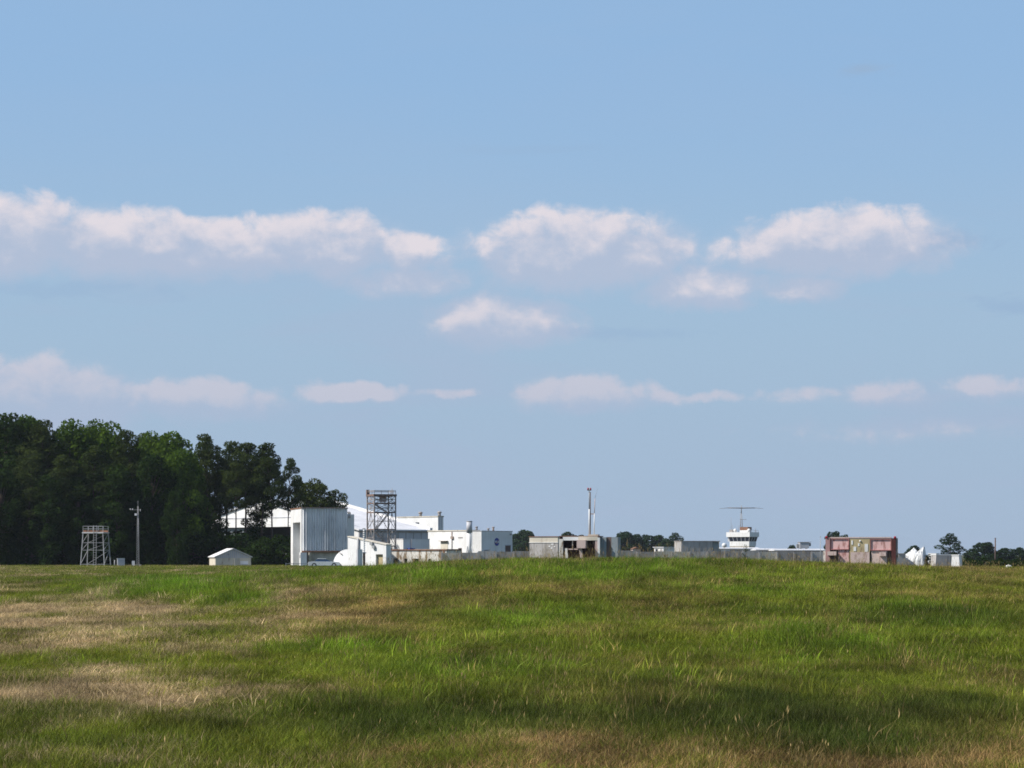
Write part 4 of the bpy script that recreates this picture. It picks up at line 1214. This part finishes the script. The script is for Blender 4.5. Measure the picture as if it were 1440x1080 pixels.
# ------------------------------------------------------------------ right of centre: low buildings, control tower
def grey_block():
    C = Corner('flat_grey_block', 'flat roofed grey concrete block between the distant trees and control tower', 'building', 958, 425, 10)
    e = C.e; U = C.R(1002); H = C.Z(761.5); D = 5
    MB().box(0, U, 0, D, 0, H).build('wall', M['concrete'], e)
    MB().box(U + .003, U + 1.3, .35, D, 0, H - .02).build('side_bay', M['bluegrey'], e)
    MB().box(-.08, U + 1.4, -.08, D, H, H + .12).build('coping', M['greysteel'], e)
    m = MB()
    for k in range(1, 5): m.box(U * k / 5 - .03, U * k / 5 + .03, -.03, -.003, 0, H)
    m.build('panel_joints', M['greysteel'], e)
grey_block()
def low_store():
    C = Corner('low_store', 'very low white fronted store left of the flat grey block', 'building', 933, 450, 40)
    e = C.e; V = C.L(920); U = C.R(962); H = C.Z(770)
    MB().box(0, U, 0, V, 0, H).build('wall', M['white'], e)
    MB().box(-.2, U, -.25, V + .2, H, H + .12).build('roof', M['roof_white'], e)
    v = V / 2
    MB().box(-.04, -.003, v - .9, v - .4, 0, C.Z(772)).build('door', M['greysteel'], e)
    MB().box(-.04, -.003, v + .3, v + .9, C.Z(775), C.Z(772)).build('window', M['glass'], e)
low_store()
def rubble_hut():
    Y = 440
    e = thing('small_hut', 'tiny brownish hut before the distant tree row', 'hut', (PX(894, Y), Y, 0), rad(15))
    h = PZ(772, Y)
    MB().box(-.75, .75, -.6, .6, 0, h).build('wall', M['pinkbox'], e)
    MB().prism([(-.9, h), (.9, h), (0, h + .35)], -.7, .7).build('roof', M['rusttrim'], e)
    MB().box(-.25, .25, -.63, -.602, 0, h - .4).build('door', M['dark'], e)
rubble_hut()

def control_tower():
    C = Corner('control_tower', 'squat white control tower cab with dark window band and aerial on its roof', 'control tower', 1054, 620, 52)
    e = C.e; V = C.L(1021.5); U = C.R(1067)
    z = lambda py: C.Z(py)
    o = .75
    sv0, sv1 = .3, V - .9
    MB().box(.3, U * .72, sv0, sv1, 0, z(768)).build('shaft', M['cream'], e)
    MB().box(.22, U * .8, sv0 - .05, sv1 + .05, z(768), z(761.3)).build('cab_base', M['white'], e)
    # glazing, leaning outwards
    g0 = [(.3, sv0), (U * .8, sv0), (U * .8, sv1), (.3, sv1)]; g1 = [(.1, .1), (U * .9, .1), (U * .9, sv1 + .3), (.1, sv1 + .3)]
    gl = MB(); gl.add([(x, y, z(761.3)) for x, y in g0] + [(x, y, z(755)) for x, y in g1], [(0, 1, 5, 4), (1, 2, 6, 5), (2, 3, 7, 6), (3, 0, 4, 7), (0, 3, 2, 1), (4, 5, 6, 7)])
    gl.build('window_band', M['glass'], e)
    mu = MB()
    for k in range(6):
        v = sv0 + (sv1 - sv0) * k / 5; v1 = .1 + (sv1 + .2) * k / 5
        mu.bar((.26, v, z(761.3)), (.06, v1, z(755)), .1)
    for k in range(1, 4):
        mu.bar((.3 + (U * .8 - .3) * k / 3, sv0 - .04, z(761.3)), (.1 + (U * .9 - .1) * k / 3, .06, z(755)), .1)
    mu.build('mullion', M['pale_grey'], e)
    MB().box(.28, .3 + U * .2, V - .95, V - .2, z(761.3), z(755)).build('corner_panel', M['pale_grey'], e)
    MB().box(-.1, U, -.1, V, z(755), z(748.3)).build('parapet', M['white'], e)
    vb0, vb1 = C.L(1050), C.L(1038.5)
    MB().box(.6, 2.4, vb0 * 1.1, vb1, z(748.3), z(745.6)).build('plinth', M['white'], e)
    MB().box(.6, 2.4, vb0, vb1, z(745.6), z(741)).build('equipment_box', M['rusttrim'], e)
    for q in (1032, 1051.5):
        v = C.L(q); MB().sphere((.6, v, z(748.3) + .45), .48, 10, 6).build('sensor_dome', M['white'], e)
    for q, t, b in ((1027, 727, 748.3), (1029, 738, 748.3), (1037, 738, 748.3)):
        v = C.L(q); MB().tube((.4, v, z(b)), (.4, v, z(t)), .06, .03, 6).build('whip_aerial', M['greysteel'], e)
    MB().box(.2, .9, C.L(1029.5), C.L(1025), z(748.3), z(744.5)).build('roof_unit', M['greysteel'], e)
    v = C.L(1062) ; MB().tube((U * .8, .4, z(748.3)), (U * .8, .4, z(742)), .06, .03, 6).build('whip_aerial', M['greysteel'], e)
    r = MB()
    for k in range(5): r.bar((U * .15 + U * .8 * k / 4, -.02, z(748.3)), (U * .15 + U * .8 * k / 4, -.02, z(745.5)), .05)
    r.bar((U * .15, -.02, z(745.5)), (U * .95, -.02, z(745.5)), .05)
    r.build('railing', M['greysteel'], e)
control_tower()
def aerial_mast():
    Y = 622.5
    z0 = PZ(741, Y)
    e = thing('aerial_mast', 'mast carrying a wide horizontal crossbar aerial above the control tower', 'aerial', (PX(1042.5, Y), Y, z0))
    z = lambda py: PZ(py, Y) - z0; s = F / Y
    m = MB(); w = .28; n = 8; zt = z(722)
    for sx in (-1, 1):
        for sy in (-1, 1): m.tube((sx * w, sy * w, 0), (sx * .12, sy * .12, zt), .05, .045, 5)
    for k in range(n):
        a, b = zt * k / n, zt * (k + 1) / n; wa = w + (.12 - w) * k / n; wb = w + (.12 - w) * (k + 1) / n
        sg = 1 if k % 2 else -1
        for sy in (-1, 1): m.tube((-sg * wa, sy * wa, a), (sg * wb, sy * wb, b), .03, .03, 4)
    m.build('lattice', M['greysteel'], e)
    MB().tube((0, 0, zt), (0, 0, z(711)), .13, .08, 8).build('top_tube', M['greysteel'], e)
    L = 31 / s
    b = MB()
    for sx in (-1, 1):
        b.tube((0, 0, z(714.5)), (sx * L * .62, 0, z(714.3)), .12, .09, 8).tube((sx * L * .62, 0, z(714.3)), (sx * L, 0, z(715.2)), .06, .03, 6)
    b.build('crossbar', M['rust'], e)
    k = MB(); zq = z(730.5)
    k.bar((-.35, -.35, zq), (1.25, -.35, zq), .08).bar((-.35, .35, zq), (1.25, .35, zq), .08).bar((1.25, -.35, zq), (1.25, .35, zq), .08).bar((-.35, -.35, zq), (-.35, .35, zq), .08)
    k.build('work_ring', M['greysteel'], e)
aerial_mast()
def radome():
    Y = 600
    e = thing('radome', 'small white ball radome left of the control tower', 'radome', (PX(1018.5, Y), Y, 0))
    zc = PZ(767, Y)
    MB().sphere((0, 0, zc), .62, 14, 10).build('dome', M['white'], e)
    MB().tube((0, 0, 0), (0, 0, zc - .4), .4, .4, 10).build('pedestal', M['cream'], e)
radome()

def low_roof(name, lab, px0, px1, top, Y, wallmat, roofmat, rz=3, extra=()):
    x0, x1 = PX(px0, Y), PX(px1, Y)
    e = thing(name, lab, 'building', (x0, Y, 0), rad(rz))
    L = x1 - x0; h = PZ(top, Y); D = 8
    MB().box(0, L, 0, D, 0, h - .3).build('wall', M[wallmat], e)
    MB().prism([(-.3, h - .3), (D + .3, h - .3), (D + .3, h - .1), (D / 2, h + .12), (-.3, h - .1)], -.2, L + .2, 'x').build('roof', M[roofmat], e)
    k = 0
    for px, w in extra:
        u = (px - px0) / (px1 - px0) * L
        MB().box(u - w / 2, u + w / 2, -.05, -.003, .3, h - .5).build('door' if k % 2 else 'window', M['greysteel'] if k % 2 else M['white'], e); k += 1
    return e
low_roof('low_shed', 'long low shed with pale roof under the control tower', 1008, 1068, 770.5, 560, 'concrete', 'roof_white', 3, ((1020, 2), (1040, 1.2), (1060, 2)))
low_roof('low_shed', 'low shed with bright white doors right of the control tower', 1064, 1092, 772, 520, 'brown', 'roof_white', 2, ((1072, 1.4), (1083, 1.4)))
low_roof('low_shed', 'low dark walled shed with white roof below the grey trailer', 1090, 1160, 772.5, 500, 'brown', 'roof_white', 2, ((1105, 2), (1120, 1.5), (1128, 3), (1150, 1.6)))
def grey_trailer():
    Y = 540
    e = thing('site_trailer', 'small grey box trailer standing above the low white roofs', 'trailer', (PX(1125, Y), Y, 0), rad(4))
    s = F / Y; w = 13 / s; h = PZ(763, Y); zb = PZ(771, Y)
    MB().box(0, w, 0, 2.4, zb, h).build('box', M['pale_grey'], e)
    MB().prism([(-.1, h), (w + .1, h), (w + .6, h + .18), (-.1, h + .12)], -.1, 2.5).build('roof', M['greysteel'], e)
    MB().box(w, w + .5, .5, 1.9, h - .8, h - .1).build('awning', M['greysteel'], e)
    for x in (w * .2, w * .8): MB().box(x - .15, x + .15, .4, 2.0, 0, zb).build('support', M['greysteel'], e)
    MB().box(-.6, -.003, .6, 1.4, zb, h - .35).build('end_unit', M['galv'], e)
grey_trailer()
def weed():
    Y = 108
    x = PX(1047.5, Y); g = float(height(x, Y))
    e = thing('weed_plant', 'tall dark weed standing out against the wall below the control tower', 'weed', (x, Y, g))
    r = random.Random(3); t = MB(); H = PZ(768, Y) - g
    t.tube((0, 0, -.05), (.03, 0, H), .012, .005, 5)
    cl = [(Vector((r.uniform(-.09, .09), r.uniform(-.09, .09), H * (.25 + .75 * k / 8))), .09, .10) for k in range(9)]
    V, Fc = leaf_cloud(r, cl, 4500, .06, .5)
    t.build('stem', M['bark'], e)
    o = bpy.data.objects.new('leaves', raw_mesh('leaves', V, Fc, M['weed_leaf'])); col.objects.link(o); o.parent = e
weed()

# ------------------------------------------------------------------ pink panelled structure
def pink_structure():
    Y = 232; s = F / Y
    e = thing('pink_structure', 'weathered structure of faded pink panels in red frames around a mustard middle', 'structure', (PX(1161, Y), Y, 0), rad(-14))
    ca = math.cos(rad(14)); X = lambda px: (px - 1161) / s / ca; Z = lambda py: PZ(py, Y)
    D = 2.2
    MB().box(X(1162), X(1256), .35, D, 0, Z(757)).build('core', M['brown'], e)
    MB().box(X(1161), X(1167), -.1, .34, 0, Z(756)).build('end_post', M['postred'], e)
    MB().box(X(1250.3), X(1256), -.1, .34, 0, Z(757.5)).build('end_post', M['darkred'], e)
    def frame(px0, px1, py0, py1, pm):
        p = MB().box(X(px0), X(px1), .06, .34, Z(py1), Z(py0)).build('panel', M[pm], e)
        w = .07; f = MB()
        f.box(X(px0), X(px1), -.04, .055, Z(py0) - w, Z(py0)).box(X(px0), X(px1), -.04, .055, Z(py1), Z(py1) + w)
        f.box(X(px0), X(px0) + w, -.04, .055, Z(py1) + w, Z(py0) - w).box(X(px1) - w, X(px1), -.04, .055, Z(py1) + w, Z(py0) - w)
        f.build('frame', M['red'], p)
    frame(1167.6, 1193, 757.2, 773.0, 'pink')
    frame(1221.5, 1250, 757.8, 774.2, 'pink')
    MB().box(X(1178), X(1192.5), .1, .34, 0, Z(773.6)).build('lower_panel', M['pink'], e)
    MB().box(X(1223), X(1244), .1, .34, 0, Z(774.8)).build('lower_panel', M['pinkbox'], e)
    MB().box(X(1193.6), X(1221), .02, .34, 0, Z(757.4)).build('middle_panel', M['olive'], e)
    MB().box(X(1195), X(1220.5), -.03, .016, 0, Z(776.5)).build('lower_middle_panel', M['pinkbox'], e)
    pt = MB()
    for a, b, c, d in ((1199, 1202.5, 769, 775), (1214, 1218.5, 765, 776), (1205, 1207, 764, 768), (1196, 1198, 760, 766)): pt.box(X(a), X(b), -.02, .017, Z(d), Z(c))
    pt.build('paint_patch', M['white'], e)
    MB().box(X(1164), X(1176), -.35, .3, Z(781), Z(775.5)).build('junction_box', M['pinkbox'], e)
    MB().box(X(1234), X(1243), -.25, .08, Z(782), Z(776.5)).build('junction_box', M['pinkbox'], e)
    MB().box(X(1167), X(1250.2), -.02, .34, Z(756.9), Z(755.3)).build('top_rail', M['pinkbox'], e)
    MB().sphere((X(1255), -.1, Z(756)), .13, 10, 8).build('red_lamp', M['lamp_red'], e)
    MB().sphere((X(1162.5), -.1, Z(755.5)), .12, 10, 8).build('red_lamp', M['lamp_red'], e)
    MB().sphere((X(1208), -.02, Z(761)), .09, 8, 6).build('lamp', M['white'], e)
    MB().box(X(1157.5), X(1160.9), .1, .3, 0, Z(775)).build('side_leg', M['peel'], e)
    MB().box(X(1257), X(1259), .1, .3, 0, Z(778)).build('side_leg', M['peel'], e)
pink_structure()
def post_thing(name, lab, px, top, Y, r, m, hook=False):
    x = PX(px, Y); g = float(height(x, Y))
    e = thing(name, lab, 'post', (x, Y, g - .1))
    h = PZ(top, Y) - g + .1
    MB().tube((0, 0, 0), (0.02, 0, h), r, r * .85, 8).build('shaft', M[m], e)
    MB().tube((.02, 0, h), (.02, 0, h + .06), r * 1.3, r, 8).build('cap', M[m], e)
    MB().box(-r * 2, r * 2, -r * 2, r * 2, 0, .15).build('footing', M['concrete'], e)
post_thing('post', 'dark grey post at right end of the pink panelled structure', 1260.3, 757, 231, .06, 'greysteel')
post_thing('post', 'thin pale post left of the pink panelled structure', 1153.5, 755, 236, .035, 'galv')
post_thing('post', 'lone dark post among the trees at far right', 1399.5, 757, 330, .10, 'brown')

# ------------------------------------------------------------------ right: tarpaulin heap, blocks
def tarp_heap():
    Y = 258; s = F / Y
    e = thing('tarpaulin_heap', 'crumpled white tarpaulin heap with two pointed peaks', 'tarpaulin', (PX(1273, Y), Y, 0), rad(-20))
    n, m = 27, 14
    W = 28 / s
    prof = lambda u: np.interp(u, [0, .2, .43, .62, .72, .92, .97, 1.0], [1.7, 2.0, 2.42, 2.05, 2.10, 2.62, 2.4, 1.4])
    V, Fc = [], []
    r = random.Random(8)
    for i in range(n):
        for j in range(m):
            u = i / (n - 1); v = j / (m - 1)
            t = math.sin(math.pi * min(1, max(0, v))) ** .45
            z = float(prof(u)) * t + (r.uniform(-.09, .09) if 0 < j < m - 1 else 0)
            V.append((u * W + r.uniform(-.04, .04), (v - .5) * 1.9 + .5 * math.sin(u * 7) * t * .4 + r.uniform(-.05, .05), max(0, z)))
    for i in range(n - 1):
        for j in range(m - 1):
            Fc.append((i * m + j, (i + 1) * m + j, (i + 1) * m + j + 1, i * m + j + 1))
    mb = MB(); mb.add(V, Fc); mb.add([V[j] for j in range(m)], [tuple(range(m))]); mb.add([V[(n - 1) * m + j] for j in range(m)], [tuple(range(m))])
    mb.build('sheet', M['tarp'], e)
    MB().tube((-.05, -1.05, .12), (W, -1.05, .12), .06, .06, 6).build('weight_pole', M['galv'], e)
tarp_heap()
def slab(name, lab, cx, py, Y, wpx, mat, rz, D=1.2, capm=None):
    s = F / Y; w = wpx / s
    e = thing(name, lab, 'concrete block', (PX(cx, Y), Y, 0), rad(rz))
    h = PZ(py, Y)
    MB().prism([(-w / 2 - .12, 0), (w / 2 + .12, 0), (w / 2, h - .1), (-w / 2, h - .1)], 0, D).build('body', M[mat], e)
    MB().box(-w / 2 - .04, w / 2 + .04, -.05, D + .05, h - .1, h).build('cap', M[capm or mat], e)
    MB().box(-w / 2 - .2, w / 2 + .2, -.15, D + .15, -.1, .12).build('footing', M['concrete'], e)
slab('grey_slab', 'grey leaning concrete slab left of the tarpaulin heap', 1268.5, 778, 256, 10, 'concrete', 8)
slab('white_slab', 'white painted slab right of the tarpaulin heap', 1311, 778, 262, 11, 'white', -25)
slab('grey_slab', 'wide grey concrete slab with white top edge', 1327, 779.5, 255, 22, 'concrete', 12, 1.4, 'white')
slab('white_pillar', 'white pillar at right end of the wide grey slab', 1343.5, 780, 253, 10, 'white', -28, .9)
def white_stone():
    Y = 170; x = PX(1418, Y); g = float(height(x, Y))
    mb = MB().sphere((0, 0, .1), .3, 9, 6, .8)
    r = random.Random(2)
    mb.v = [(a + r.uniform(-.04, .04), b * .8 + r.uniform(-.04, .04), c + r.uniform(-.03, .03)) for a, b, c in mb.v]
    o = mb.build('white_stone', M['tarp']); o.location = (x, Y, PZ(799, Y) - .0)
    o.location.z = max(g, PZ(801, Y))
    tag(o, 'white stone lying in the grass at far right', 'stone')
white_stone()

# ------------------------------------------------------------------ moist summer air
def haze():
    mb = MB().box(-6200, 6200, -700, 6700, -3, 30)
    m = bpy.data.materials.new('moist_air'); m.use_nodes = True
    nt = m.node_tree; nt.nodes.clear(); t = NT(nt)
    out = t.n('ShaderNodeOutputMaterial')
    pv = t.n('ShaderNodeVolumePrincipled')
    pv.inputs['Color'].default_value = (.80, .88, 1.0, 1)
    pv.inputs['Density'].default_value = HAZE
    pv.inputs['Anisotropy'].default_value = 0.2
    t.put(out.inputs['Volume'], pv.outputs[0])
    o = mb.build('haze', m)
    tag(o, 'thin bluish summer haze over the airfield', 'haze', None, 'stuff')
if HAZE > 0: haze()
